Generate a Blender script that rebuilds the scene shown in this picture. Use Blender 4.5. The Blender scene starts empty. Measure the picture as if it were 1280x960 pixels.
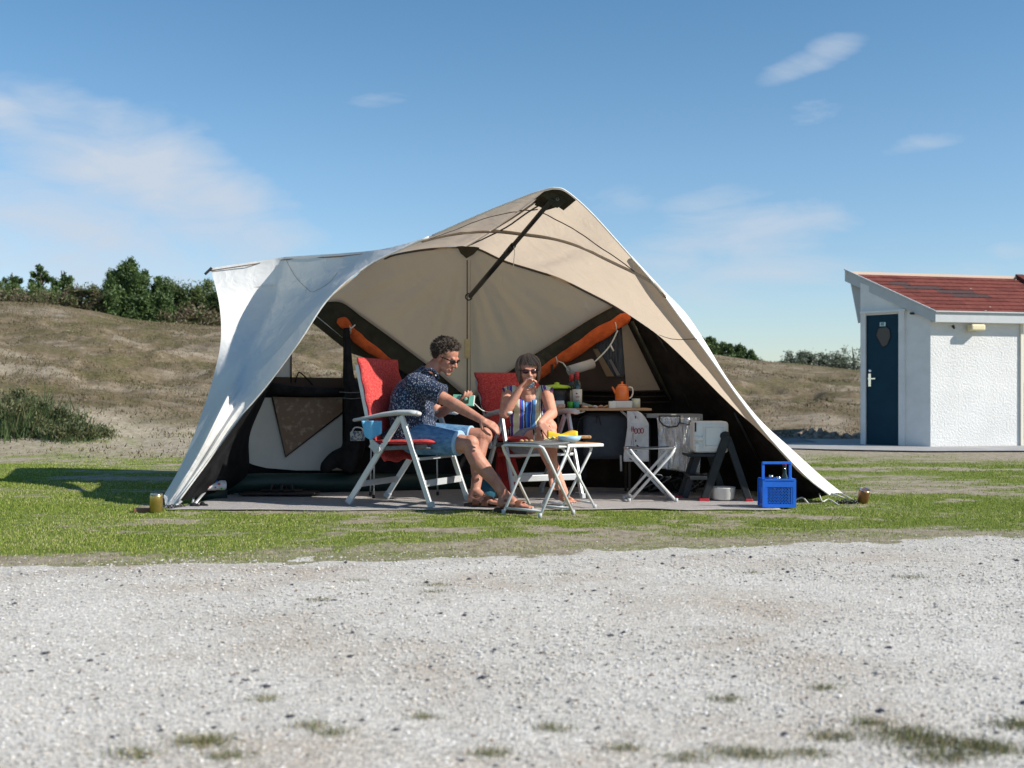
import bpy, bmesh, math, random
import numpy as np
from mathutils import Vector, Matrix, Euler, noise as mnoise
random.seed(7); rng = np.random.default_rng(11)
R = math.radians
SC = bpy.context.scene
COL = SC.collection
# ---------------------------------------------------------------- camera model (used to read real positions off the photo)
FPX, CX, HY, CH = 1422.0, 640.0, 492.0, 0.80
def P(px, py, Y): return Vector(((px-CX)*Y/FPX, Y, CH+(HY-py)*Y/FPX))
def G(px, Y, z=0.0): return Vector(((px-CX)*Y/FPX, Y, z))
def V(*a): return Vector(a)
# ---------------------------------------------------------------- materials
def new_mat(name):
    m = bpy.data.materials.new(name); m.use_nodes = True
    nt = m.node_tree; nt.nodes.clear()
    out = nt.nodes.new('ShaderNodeOutputMaterial')
    return m, nt, out
def L(nt, a, b): nt.links.new(a, b)
def rgba(c): return (c[0], c[1], c[2], 1.0)
def ramp(nt, stops, interp='LINEAR'):
    r = nt.nodes.new('ShaderNodeValToRGB'); cr = r.color_ramp; cr.interpolation = interp
    while len(cr.elements) > 1: cr.elements.remove(cr.elements[-1])
    cr.elements[0].position = stops[0][0]; cr.elements[0].color = rgba(stops[0][1])
    for p, c in stops[1:]:
        e = cr.elements.new(p); e.color = rgba(c)
    return r
def noise(nt, scale, detail=4, rough=.55, vec=None, dist=0):
    n = nt.nodes.new('ShaderNodeTexNoise'); n.inputs['Scale'].default_value = scale
    n.inputs['Detail'].default_value = detail; n.inputs['Roughness'].default_value = rough
    n.inputs['Distortion'].default_value = dist
    if vec is not None: L(nt, vec, n.inputs['Vector'])
    return n
def coords(nt, scale=(1,1,1), rot=(0,0,0), kind='Object'):
    t = nt.nodes.new('ShaderNodeTexCoord'); mp = nt.nodes.new('ShaderNodeMapping')
    mp.inputs['Scale'].default_value = scale; mp.inputs['Rotation'].default_value = rot
    L(nt, t.outputs[kind], mp.inputs['Vector']); return mp.outputs['Vector']
def mat(name, c, r=.6, metal=0, c2=None, ns=12, lo=.35, hi=.65, bump=0, bs=80, spec=.5, sss=0, alpha=None, coat=0, trans=0, ior=1.45, stretch=(1,1,1), bd=.01):
    m, nt, out = new_mat(name)
    b = nt.nodes.new('ShaderNodeBsdfPrincipled'); L(nt, b.outputs[0], out.inputs['Surface'])
    b.inputs['Base Color'].default_value = rgba(c); b.inputs['Roughness'].default_value = r
    b.inputs['Metallic'].default_value = metal; b.inputs['Specular IOR Level'].default_value = spec
    b.inputs['Coat Weight'].default_value = coat
    b.inputs['Transmission Weight'].default_value = trans; b.inputs['IOR'].default_value = ior
    if sss:
        b.inputs['Subsurface Weight'].default_value = sss
        b.inputs['Subsurface Radius'].default_value = (.012, .004, .002); b.inputs['Subsurface Scale'].default_value = 1.0
    v = coords(nt, stretch)
    if c2 is not None:
        n = noise(nt, ns, 5, .6, v)
        rp = ramp(nt, [(lo, c), (hi, c2)]); L(nt, n.outputs['Fac'], rp.inputs[0]); L(nt, rp.outputs[0], b.inputs['Base Color'])
    if bump:
        n2 = noise(nt, bs, 5, .6, v); bp = nt.nodes.new('ShaderNodeBump')
        bp.inputs['Strength'].default_value = bump; bp.inputs['Distance'].default_value = bd
        L(nt, n2.outputs['Fac'], bp.inputs['Height']); L(nt, bp.outputs[0], b.inputs['Normal'])
    return m
def cloth_mat(name, dif, trn, mix, bump=.25, bs=9, fine=True):
    m, nt, out = new_mat(name)
    d = nt.nodes.new('ShaderNodeBsdfDiffuse'); t = nt.nodes.new('ShaderNodeBsdfTranslucent'); mx = nt.nodes.new('ShaderNodeMixShader')
    v = coords(nt)
    n = noise(nt, 2.2, 5, .6, v)
    r1 = ramp(nt, [(.3, [x*.93 for x in dif]), (.7, dif)]); L(nt, n.outputs['Fac'], r1.inputs[0]); L(nt, r1.outputs[0], d.inputs['Color'])
    t.inputs['Color'].default_value = rgba(trn)
    n2 = noise(nt, bs, 4, .5, v, .6); bp = nt.nodes.new('ShaderNodeBump'); bp.inputs['Strength'].default_value = bump; bp.inputs['Distance'].default_value = .03
    L(nt, n2.outputs['Fac'], bp.inputs['Height'])
    L(nt, bp.outputs[0], d.inputs['Normal']); L(nt, bp.outputs[0], t.inputs['Normal'])
    mx.inputs[0].default_value = mix
    L(nt, d.outputs[0], mx.inputs[1]); L(nt, t.outputs[0], mx.inputs[2]); L(nt, mx.outputs[0], out.inputs['Surface'])
    return m
MT = {}
def setup_mats():
    MT['canvas'] = cloth_mat('canvas_white', (.80,.79,.77), (.70,.66,.60), .20, .5, 6)
    MT['beige'] = cloth_mat('canvas_beige', (.53,.45,.36), (.70,.57,.44), .50, .6, 5)
    MT['beige_d'] = cloth_mat('canvas_beige_wall', (.50,.40,.30), (.72,.545,.39), .5, .7, 5)
    MT['seam'] = mat('seam', (.06,.05,.04), .8)
    MT['seamlight'] = mat('seam_light', (.38,.31,.25), .8)
    MT['brownseam'] = mat('seam_brown', (.22,.13,.08), .8)
    MT['dark'] = mat('dark_cloth', (.018,.014,.012), .9, spec=.08, c2=(.034,.028,.022), ns=6, bump=.6, bs=14, bd=.02)
    MT['olive'] = mat('dark_olive_cloth', (.030,.029,.021), .85, spec=.12, c2=(.05,.047,.033), ns=8, bump=.5, bs=30)
    MT['black'] = mat('black_cloth', (.010,.010,.011), .85, spec=.10, c2=(.022,.022,.024), ns=9, bump=.5, bs=20)
    MT['brownmesh'] = mat('brown_mesh', (.19,.115,.07), .5, c2=(.36,.26,.18), ns=22, lo=.52, hi=.72, bump=.4, bs=18, bd=.02)  # paler flecks put the light on the wrinkles into the colour
    MT['browncloth'] = mat('brown_cloth', (.05,.028,.016), .7, c2=(.035,.02,.012), ns=5)
    MT['greywall'] = mat('grey_cotton', (.54,.52,.49), .8, c2=(.48,.46,.435), ns=4, bump=.3, bs=8)
    MT['greentub'] = mat('green_groundsheet', (.012,.036,.031), .5, c2=(.012,.03,.026), ns=5, bump=.3, bs=15)
    MT['orange'] = mat('orange_cloth', (.66,.130,.035), .85, spec=.15, c2=(.46,.085,.025), ns=12, bump=.8, bs=14, bd=.02)
    MT['alu'] = mat('grey_aluminium', (.50,.51,.52), .38, .55, c2=(.58,.59,.60), ns=20)
    MT['chairgrey'] = mat('light_grey_lacquer', (.52,.54,.55), .35, .25, c2=(.57,.59,.60), ns=16, coat=.2)
    MT['armgrey'] = mat('grey_plastic', (.40,.42,.43), .45, c2=(.44,.46,.47), ns=30)
    MT['armtip'] = mat('pale_plastic', (.50,.49,.47), .4)
    MT['whitetube'] = mat('white_tube', (.66,.66,.65), .35, c2=(.58,.58,.57), ns=25)
    MT['red'] = mat('red_cushion', (.40,.030,.032), .95, c2=(.58,.10,.085), ns=75, bump=.6, bs=90, spec=.2)
    MT['redpipe'] = mat('red_piping', (.30,.015,.02), .85)
    MT['greymesh'] = mat('grey_mesh_sling', (.10,.105,.11), .7, c2=(.14,.145,.15), ns=60)
    MT['skin'] = skin_mat('skin_tanned', (.47,.235,.155), (.36,.135,.09))
    MT['skin2'] = skin_mat('skin_tanned_light', (.58,.29,.195), (.50,.22,.15))
    MT['lip'] = mat('lips', (.36,.12,.10), .5)
    MT['hair_d'] = mat('hair_dark', (.040,.028,.020), .6); MT['hair_g'] = mat('hair_grey_brown', (.15,.12,.10), .5); MT['hair_m'] = mat('hair_mid', (.080,.057,.042), .55)
    MT['whair'] = mat('hair_ash', (.16,.110,.080), .5); MT['whair2'] = mat('hair_ash_light', (.26,.19,.145), .45); MT['whair3'] = mat('hair_ash_dark', (.080,.058,.044), .5)
    MT['glasses'] = mat('dark_lens', (.006,.005,.005), .08, spec=.6); MT['wglasses'] = mat('brown_lens', (.03,.008,.008), .1)
    MT['denim'] = mat('denim', (.065,.155,.29), .9, spec=.1, c2=(.15,.28,.44), ns=20, bump=.7, bs=28, stretch=(1,1,2.2), bd=.015)
    MT['denim_hem'] = mat('denim_hem', (.28,.44,.60), .85)
    MT['greyshort'] = mat('grey_shorts', (.20,.22,.26), .8, c2=(.26,.28,.33), ns=18)
    MT['leather'] = mat('brown_leather', (.16,.055,.028), .5, c2=(.22,.085,.045), ns=30)
    MT['sole'] = mat('dark_sole', (.035,.022,.018), .7)
    MT['wood'] = mat('beech_board', (.50,.30,.16), .5, c2=(.42,.24,.12), ns=10, stretch=(1,8,8))
    MT['slate'] = mat('grey_slate_cloth', (.045,.05,.062), .8, c2=(.06,.066,.08), ns=8, bump=.4, bs=20)
    MT['silver'] = mat('silver_foil', (.80,.81,.82), .22, 1, bump=1, bs=9, bd=.06, stretch=(4,1,.7))
    MT['whiteplastic'] = mat('white_plastic', (.70,.68,.64), .45, c2=(.64,.62,.58), ns=6)
    MT['whitecloth'] = mat('white_cloth', (.68,.67,.66), .85, c2=(.58,.57,.57), ns=12, bump=.8, bs=16, bd=.02)
    MT['ladder'] = mat('dark_grey_ladder', (.022,.025,.027), .5, spec=.25, c2=(.030,.033,.035), ns=20)
    MT['blackplastic'] = mat('black_plastic', (.015,.015,.016), .4)
    MT['redplastic'] = mat('red_plastic', (.40,.02,.03), .4)
    MT['blue'] = mat('blue_plastic', (.010,.12,.58), .4, c2=(.012,.145,.66), ns=10)
    MT['bottleglass'] = mat('dark_bottle', (.010,.022,.008), .06, coat=.5, spec=.7); MT['label'] = mat('paper_label', (.66,.62,.54), .7)
    MT['foilred'] = mat('red_foil', (.42,.03,.04), .35); MT['enamel'] = mat('orange_enamel', (.80,.17,.025), .22, coat=.5)
    MT['logored'] = mat('dark_red_print', (.26,.02,.04), .7); MT['greenplastic'] = mat('green_glass', (.05,.32,.03), .15); MT['teal'] = mat('teal_glass', (.02,.26,.26), .15)
    MT['lime'] = mat('lime_lid', (.42,.62,.03), .35); MT['yellow'] = mat('yellow_cloth', (.80,.52,.03), .6); MT['paleblue'] = mat('pale_blue_plastic', (.32,.52,.68), .4)
    MT['bluecloth'] = mat('light_blue_cloth', (.14,.44,.72), .85, bump=.6, bs=30, bd=.01)
    MT['glass'] = mat('clear_glass', (.95,.98,.98), .02, trans=1.0, ior=1.12); MT['blueglass'] = mat('blue_glass', (.35,.62,.75), .03, trans=.85, ior=1.3)
    MT['bread'] = mat('bread', (.50,.32,.16), .8, c2=(.36,.2,.08), ns=40); MT['orangepack'] = mat('orange_wrapper', (.60,.20,.08), .4, c2=(.66,.5,.42), ns=40)
    MT['gold'] = mat('gold_can', (.45,.31,.08), .3, .85, c2=(.52,.40,.16), ns=20); MT['chrome'] = mat('bright_aluminium', (.80,.80,.80), .18, 1)
    MT['coppercan'] = mat('brown_can', (.30,.15,.07), .32, .7); MT['mintbook'] = mat('mint_cover', (.16,.42,.31), .45); MT['pages'] = mat('page_edges', (.75,.75,.68), .8)
    MT['carpet'] = mat('grey_carpet', (.40,.375,.36), .95, c2=(.33,.31,.30), ns=25, bump=.7, bs=220, spec=.1)
    MT['bark'] = mat('bark', (.11,.08,.06), .9, c2=(.07,.05,.04), ns=20, bump=.7, bs=30)
    MT['render'] = mat('rough_white_render', (.70,.70,.69), .9, c2=(.63,.63,.62), ns=1.7, bump=.7, bs=34, bd=.022, spec=.2)
    MT['whitewood'] = mat('white_painted_wood', (.74,.735,.72), .55, c2=(.67,.665,.65), ns=5)
    MT['greywood'] = mat('pale_grey_board', (.47,.49,.50), .5, c2=(.44,.46,.47), ns=8)
    MT['door'] = mat('petrol_blue_door', (.003,.032,.055), .6, spec=.25, c2=(.004,.038,.064), ns=4); MT['doorwin'] = mat('dark_pane', (.02,.014,.02), .15)
    MT['shred'] = mat('red_shingle', (.145,.044,.036), .95, spec=.1, c2=(.19,.062,.050), ns=14, bump=.5, bs=90); MT['shred2'] = mat('dark_red_shingle', (.11,.034,.030), .95, spec=.1, c2=(.15,.050,.042), ns=14, bump=.5, bs=90)
    MT['shgrey'] = mat('worn_shingle', (.065,.040,.040), .95, spec=.1, c2=(.095,.062,.060), ns=20, bump=.5, bs=90); MT['ridge'] = mat('pale_flashing', (.62,.48,.38), .6)
    MT['lampyellow'] = mat('aged_lamp_cover', (.68,.60,.38), .4); MT['stonep'] = mat('pale_fleck', (.7,.66,.6), .8)
    MT['concrete'] = mat('concrete_paving', (.36,.35,.34), .9, c2=(.29,.285,.28), ns=3, bump=.4, bs=60); MT['road'] = mat('grey_path', (.13,.14,.15), .9, c2=(.19,.195,.2), ns=4, bump=.4, bs=60)
    MT['soil'] = mat('dark_soil', (.15,.10,.072), .95, c2=(.42,.34,.26), ns=9, bump=1, bs=20, bd=.05)
    MT['string'] = mat('cord', (.60,.60,.56), .7); MT['greybox'] = mat('grey_board', (.24,.25,.245), .7); MT['plaid'] = mat('plaid_cloth', (.5,.52,.48), .8, c2=(.10,.12,.20), ns=60, lo=.45, hi=.55)
    MT['mintvent'] = mat('cream_vent', (.52,.42,.22), .6, c2=(.46,.37,.18), ns=30); MT['brick'] = mat('brown_wood_block', (.22,.10,.06), .8)
    MT['canimg'] = mat('printed_can', (.45,.55,.62), .4, c2=(.62,.58,.3), ns=35); MT['darkred'] = mat('dark_red_bag', (.33,.022,.018), .9, c2=(.25,.016,.014), ns=12, bump=.5, bs=20); MT['tealbag'] = mat('dark_teal_bag', (.01,.085,.13), .6)
    MT['purple'] = mat('purple_print', (.06,.04,.10), .6)
def skin_mat(name, a, b2):
    m, nt, out = new_mat(name)
    b = nt.nodes.new('ShaderNodeBsdfPrincipled'); L(nt, b.outputs[0], out.inputs['Surface'])
    v = coords(nt); n = noise(nt, 16, 7, .7, v); r1 = ramp(nt, [(.36, a), (.64, b2)])
    L(nt, n.outputs['Fac'], r1.inputs[0]); L(nt, r1.outputs[0], b.inputs['Base Color'])
    b.inputs['Roughness'].default_value = .58; b.inputs['Subsurface Weight'].default_value = .10
    b.inputs['Subsurface Radius'].default_value = (.010, .004, .002); b.inputs['Subsurface Scale'].default_value = 1
    n2 = noise(nt, 120, 3, .6, v); bp = nt.nodes.new('ShaderNodeBump'); bp.inputs['Strength'].default_value = .18; bp.inputs['Distance'].default_value = .004
    L(nt, n2.outputs['Fac'], bp.inputs['Height']); L(nt, bp.outputs[0], b.inputs['Normal'])
    return m
# ---------------------------------------------------------------- scene graph
MW = {}
def tag(o, label=None, cat=None, group=None, kind=None):
    if label: o['label'] = label
    if cat: o['category'] = cat
    if group: o['group'] = group
    if kind: o['kind'] = kind
    return o
def thing(name, label, cat, loc=(0,0,0), rz=0, group=None):
    o = bpy.data.objects.new(name, None); COL.objects.link(o); o.empty_display_size = .1
    o.location = loc; o.rotation_euler = (0,0,rz); tag(o, label, cat, group)
    MW[o.name] = Matrix.Translation(Vector(loc)) @ Matrix.Rotation(rz, 4, 'Z')
    return o
def root_matrix(par):
    while par is not None:
        if par.name in MW: return MW[par.name]
        par = par.parent
    return Matrix.Identity(4)
class MB:
    def __init__(s): s.v = []; s.f = []; s.m = []; s.sm = []
    def add(s, vs, fs, mi=0, smooth=False):
        b = len(s.v); s.v += [tuple(x) for x in vs]
        for f in fs: s.f.append([i+b for i in f]); s.m.append(mi); s.sm.append(smooth)
    def box(s, c, size, rot=None, mi=0, M=None):
        c = Vector(c); hx, hy, hz = size[0]/2, size[1]/2, size[2]/2
        vs = [Vector((x*hx, y*hy, z*hz)) for x in (-1,1) for y in (-1,1) for z in (-1,1)]
        if rot is not None:
            rm = rot if isinstance(rot, Matrix) else Euler(rot).to_matrix()
            vs = [rm @ v for v in vs]
        vs = [v+c for v in vs]
        if M is not None: vs = [M @ v for v in vs]
        s.add(vs, [(0,1,3,2),(4,6,7,5),(0,4,5,1),(2,3,7,6),(0,2,6,4),(1,5,7,3)], mi); return s
    def bar(s, p, q, w, h, up=(0,0,1), mi=0):
        p, q = Vector(p), Vector(q); d = (q-p).normalized(); u = Vector(up)
        if abs(d.dot(u)) > .98: u = Vector((0,1,0))
        sd = d.cross(u).normalized(); up2 = sd.cross(d)
        vs = []
        for c in (p, q):
            for a, b in ((-1,-1),(1,-1),(1,1),(-1,1)): vs.append(c+sd*a*w/2+up2*b*h/2)
        s.add(vs, [(0,3,2,1),(4,5,6,7),(0,1,5,4),(1,2,6,5),(2,3,7,6),(3,0,4,7)], mi); return s
    def tube(s, pts, r, seg=8, mi=0, caps=True, flat=1.0, smoothpts=0, up=None):
        pts = [Vector(p) for p in pts]
        rs = list(r) if hasattr(r, '__len__') else [r]*len(pts)
        if smoothpts: pts, rs = catmull(pts, rs, smoothpts)
        n = len(pts); vs = []; prev = None
        for i in range(n):
            d = (pts[min(i+1,n-1)]-pts[max(i-1,0)])
            if d.length < 1e-9: d = Vector((0,0,1))
            d.normalize()
            if prev is None:
                a = Vector(up) if up is not None else (Vector((0,0,1)) if abs(d.z) < .9 else Vector((1,0,0)))
                x = d.cross(a).normalized()
            else:
                x = (prev - d*prev.dot(d)); 
                if x.length < 1e-6: x = d.orthogonal()
                x.normalize()
            prev = x; y = d.cross(x)
            for k in range(seg):
                t = 2*math.pi*k/seg; vs.append(pts[i]+x*math.cos(t)*rs[i]+y*math.sin(t)*rs[i]*flat)
        fs = [(i*seg+k, i*seg+(k+1)%seg, (i+1)*seg+(k+1)%seg, (i+1)*seg+k) for i in range(n-1) for k in range(seg)]
        s.add(vs, fs, mi, True)
        if caps:
            b = len(s.v)-len(vs)
            s.f.append([b+k for k in range(seg)][::-1]); s.m.append(mi); s.sm.append(False)
            s.f.append([b+(n-1)*seg+k for k in range(seg)]); s.m.append(mi); s.sm.append(False)
        return s
    def lathe(s, c, prof, seg=24, mi=0, axis=None, sx=1, sy=1):
        c = Vector(c); rm = Matrix.Identity(3)
        if axis is not None: rm = Vector((0,0,1)).rotation_difference(Vector(axis)).to_matrix()
        vs = []
        for r, z in prof:
            for k in range(seg):
                t = 2*math.pi*k/seg; vs.append(c+rm@Vector((r*math.cos(t)*sx, r*math.sin(t)*sy, z)))
        n = len(prof)
        fs = [(i*seg+k, i*seg+(k+1)%seg, (i+1)*seg+(k+1)%seg, (i+1)*seg+k) for i in range(n-1) for k in range(seg)]
        s.add(vs, fs, mi, True); b = len(s.v)-len(vs)
        if prof[0][0] > 1e-4: s.f.append([b+k for k in range(seg)][::-1]); s.m.append(mi); s.sm.append(False)
        if prof[-1][0] > 1e-4: s.f.append([b+(n-1)*seg+k for k in range(seg)]); s.m.append(mi); s.sm.append(False)
        return s
    def ell(s, c, rad, rot=None, seg=12, rings=8, mi=0):
        c = Vector(c); vs = []; rad = (rad,)*3 if not hasattr(rad,'__len__') else rad
        rm = rot if isinstance(rot, Matrix) else (Euler(rot).to_matrix() if rot is not None else Matrix.Identity(3))
        for i in range(rings+1):
            a = math.pi*i/rings
            for k in range(seg):
                t = 2*math.pi*k/seg
                vs.append(c+rm@Vector((rad[0]*math.sin(a)*math.cos(t), rad[1]*math.sin(a)*math.sin(t), rad[2]*math.cos(a))))
        fs = [(i*seg+k, (i+1)*seg+k, (i+1)*seg+(k+1)%seg, i*seg+(k+1)%seg) for i in range(rings) for k in range(seg)]
        s.add(vs, fs, mi, True); return s
    def poly(s, pts, mi=0): s.add(pts, [list(range(len(pts)))], mi); return s
    def prism(s, pts, d, mi=0):
        d = Vector(d); pts = [Vector(p) for p in pts]; n = len(pts)
        fs = [list(range(n)), list(range(n, 2*n))[::-1]] + [((i+1)%n, i, n+i, n+(i+1)%n) for i in range(n)]
        s.add(pts+[p+d for p in pts], fs, mi); return s
    def grid(s, rows, mi=0, smooth=True):
        nr, nc = len(rows), len(rows[0]); vs = [p for r_ in rows for p in r_]
        s.add(vs, [(i*nc+j, i*nc+j+1, (i+1)*nc+j+1, (i+1)*nc+j) for i in range(nr-1) for j in range(nc-1)], mi, smooth); return s
    def build(s, name, mats, parent=None, world=True, bevel=0, solid=0, subsurf=0, weld=False, bseg=2):
        me = bpy.data.meshes.new(name)
        vs = s.v
        if parent is not None and world:
            inv = root_matrix(parent).inverted(); vs = [tuple(inv@Vector(v)) for v in vs]
        me.from_pydata(vs, [], s.f)
        if not isinstance(mats, (list, tuple)): mats = [mats]
        for m in mats: me.materials.append(MT[m] if isinstance(m, str) else m)
        me.polygons.foreach_set('material_index', s.m); me.polygons.foreach_set('use_smooth', s.sm)
        bm = bmesh.new(); bm.from_mesh(me)
        if weld: bmesh.ops.remove_doubles(bm, verts=bm.verts, dist=1e-5)
        big = [f for f in bm.faces if len(f.verts) > 4]
        if not bevel:
            if big: bmesh.ops.triangulate(bm, faces=big)
        if solid == 0 and not weld: bmesh.ops.recalc_face_normals(bm, faces=bm.faces)
        if bevel:
            es = [e for e in bm.edges if len(e.link_faces) == 2 and e.calc_face_angle(0) > .6]
            bmesh.ops.bevel(bm, geom=es, offset=bevel, segments=bseg, affect='EDGES', profile=.5, clamp_overlap=True)
        bm.to_mesh(me); bm.free()
        o = bpy.data.objects.new(name, me); COL.objects.link(o)
        if parent is not None: o.parent = parent
        if solid:
            md = o.modifiers.new('thick', 'SOLIDIFY'); md.thickness = solid; md.offset = 0
        if subsurf:
            md = o.modifiers.new('sub', 'SUBSURF'); md.levels = subsurf; md.render_levels = subsurf
        return o
def catmull(pts, rs, n):
    op, orr = [], []
    m = len(pts)
    for i in range(m-1):
        p0 = pts[max(i-1,0)]; p1 = pts[i]; p2 = pts[i+1]; p3 = pts[min(i+2,m-1)]
        for k in range(n):
            t = k/n
            op.append(.5*((2*p1)+(p2-p0)*t+(2*p0-5*p1+4*p2-p3)*t*t+(3*p1-p0-3*p2+p3)*t**3)); orr.append(rs[i]*(1-t)+rs[i+1]*t)
    op.append(pts[-1]); orr.append(rs[-1]); return op, orr
def curve(pts, n):
    """resample a smooth curve through pts to n points by arc length"""
    p, _ = catmull([Vector(x) for x in pts], [0]*len(pts), 10)
    d = [0]
    for i in range(1, len(p)): d.append(d[-1]+(p[i]-p[i-1]).length)
    out = []; j = 0
    for k in range(n):
        t = d[-1]*k/(n-1)
        while j < len(d)-2 and d[j+1] < t: j += 1
        a = (t-d[j])/max(d[j+1]-d[j], 1e-9); out.append(p[j].lerp(p[j+1], min(max(a,0),1)))
    return out
def coons(c0, c1, d0, d1, nu, nv):
    """c0,c1 along u (v=0,1); d0,d1 along v (u=0,1)"""
    C0, C1, D0, D1 = curve(c0,nu), curve(c1,nu), curve(d0,nv), curve(d1,nv); rows = []
    for j in range(nv):
        v = j/(nv-1); row = []
        for i in range(nu):
            u = i/(nu-1)
            row.append((1-v)*C0[i]+v*C1[i]+(1-u)*D0[j]+u*D1[j]-((1-u)*(1-v)*C0[0]+u*(1-v)*C0[-1]+(1-u)*v*C1[0]+u*v*C1[-1]))
        rows.append(row)
    return rows
def copy_tree(o, parent=None):
    c = o.copy(); COL.objects.link(c)
    if parent is not None: c.parent = parent
    for ch in list(o.children): copy_tree(ch, c)
    return c
# ---------------------------------------------------------------- numpy noise
TB = rng.random((256,256))
def vnoise(x, y):
    xi = np.floor(x).astype(int); yi = np.floor(y).astype(int); fx = x-xi; fy = y-yi
    fx = fx*fx*(3-2*fx); fy = fy*fy*(3-2*fy)
    a = TB[xi%256, yi%256]; b = TB[(xi+1)%256, yi%256]; c = TB[xi%256, (yi+1)%256]; d = TB[(xi+1)%256, (yi+1)%256]
    return (a*(1-fx)+b*fx)*(1-fy)+(c*(1-fx)+d*fx)*fy
def fbm(x, y, o=4):
    s = 0; a = .5; t = 0
    for k in range(o):
        s = s+a*vnoise(x*2**k+17.3*k, y*2**k+9.1*k); t += a; a *= .5
    return s/t
def sstep(a, b, x):
    t = np.clip((x-a)/(b-a), 0, 1); return t*t*(3-2*t)
# ---------------------------------------------------------------- organic bodies
def organic(name, prims, mats, parent, voxel=.0045, smooth=5, paint=None, extra=None):
    mb = MB()
    for p in prims:
        k = p[0]
        if k == 'cap':
            _, a, ra, b, rb = p; a, b = Vector(a), Vector(b)
            mb.ell(a, ra, seg=14, rings=10); mb.ell(b, rb, seg=14, rings=10)
            if (b-a).length > 1e-5: mb.tube([a, b], [ra, rb], 14)
        elif k == 'cone':
            _, a, ra, b, rb = p; mb.tube([a, b], [ra, rb], 20)
        elif k == 'ell': mb.ell(p[1], p[2], p[3] if len(p) > 3 else None, seg=18, rings=14)
        elif k == 'box': mb.box(p[1], p[2], p[3] if len(p) > 3 else None)
    o = mb.build(name, mats, parent)
    md = o.modifiers.new('r', 'REMESH'); md.mode = 'VOXEL'; md.voxel_size = voxel; md.use_smooth_shade = True
    if smooth:
        m2 = o.modifiers.new('s', 'SMOOTH'); m2.factor = .5; m2.iterations = smooth
    bpy.context.view_layer.update()
    dg = bpy.context.evaluated_depsgraph_get()
    me = bpy.data.meshes.new_from_object(o.evaluated_get(dg), preserve_all_data_layers=False, depsgraph=dg)
    o.modifiers.clear(); old = o.data; o.data = me; bpy.data.meshes.remove(old)
    if len(me.materials) == 0:
        for m in (mats if isinstance(mats, (list,tuple)) else [mats]): me.materials.append(MT[m] if isinstance(m, str) else m)
    me.polygons.foreach_set('use_smooth', [True]*len(me.polygons))
    if extra: extra(me, root_matrix(parent))
    if paint:
        M0 = root_matrix(parent)
        for poly in me.polygons:
            c = M0 @ poly.center
            for (ctr, rad, mi) in paint:
                if (c-ctr).length < rad: poly.material_index = mi
    return o
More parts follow.
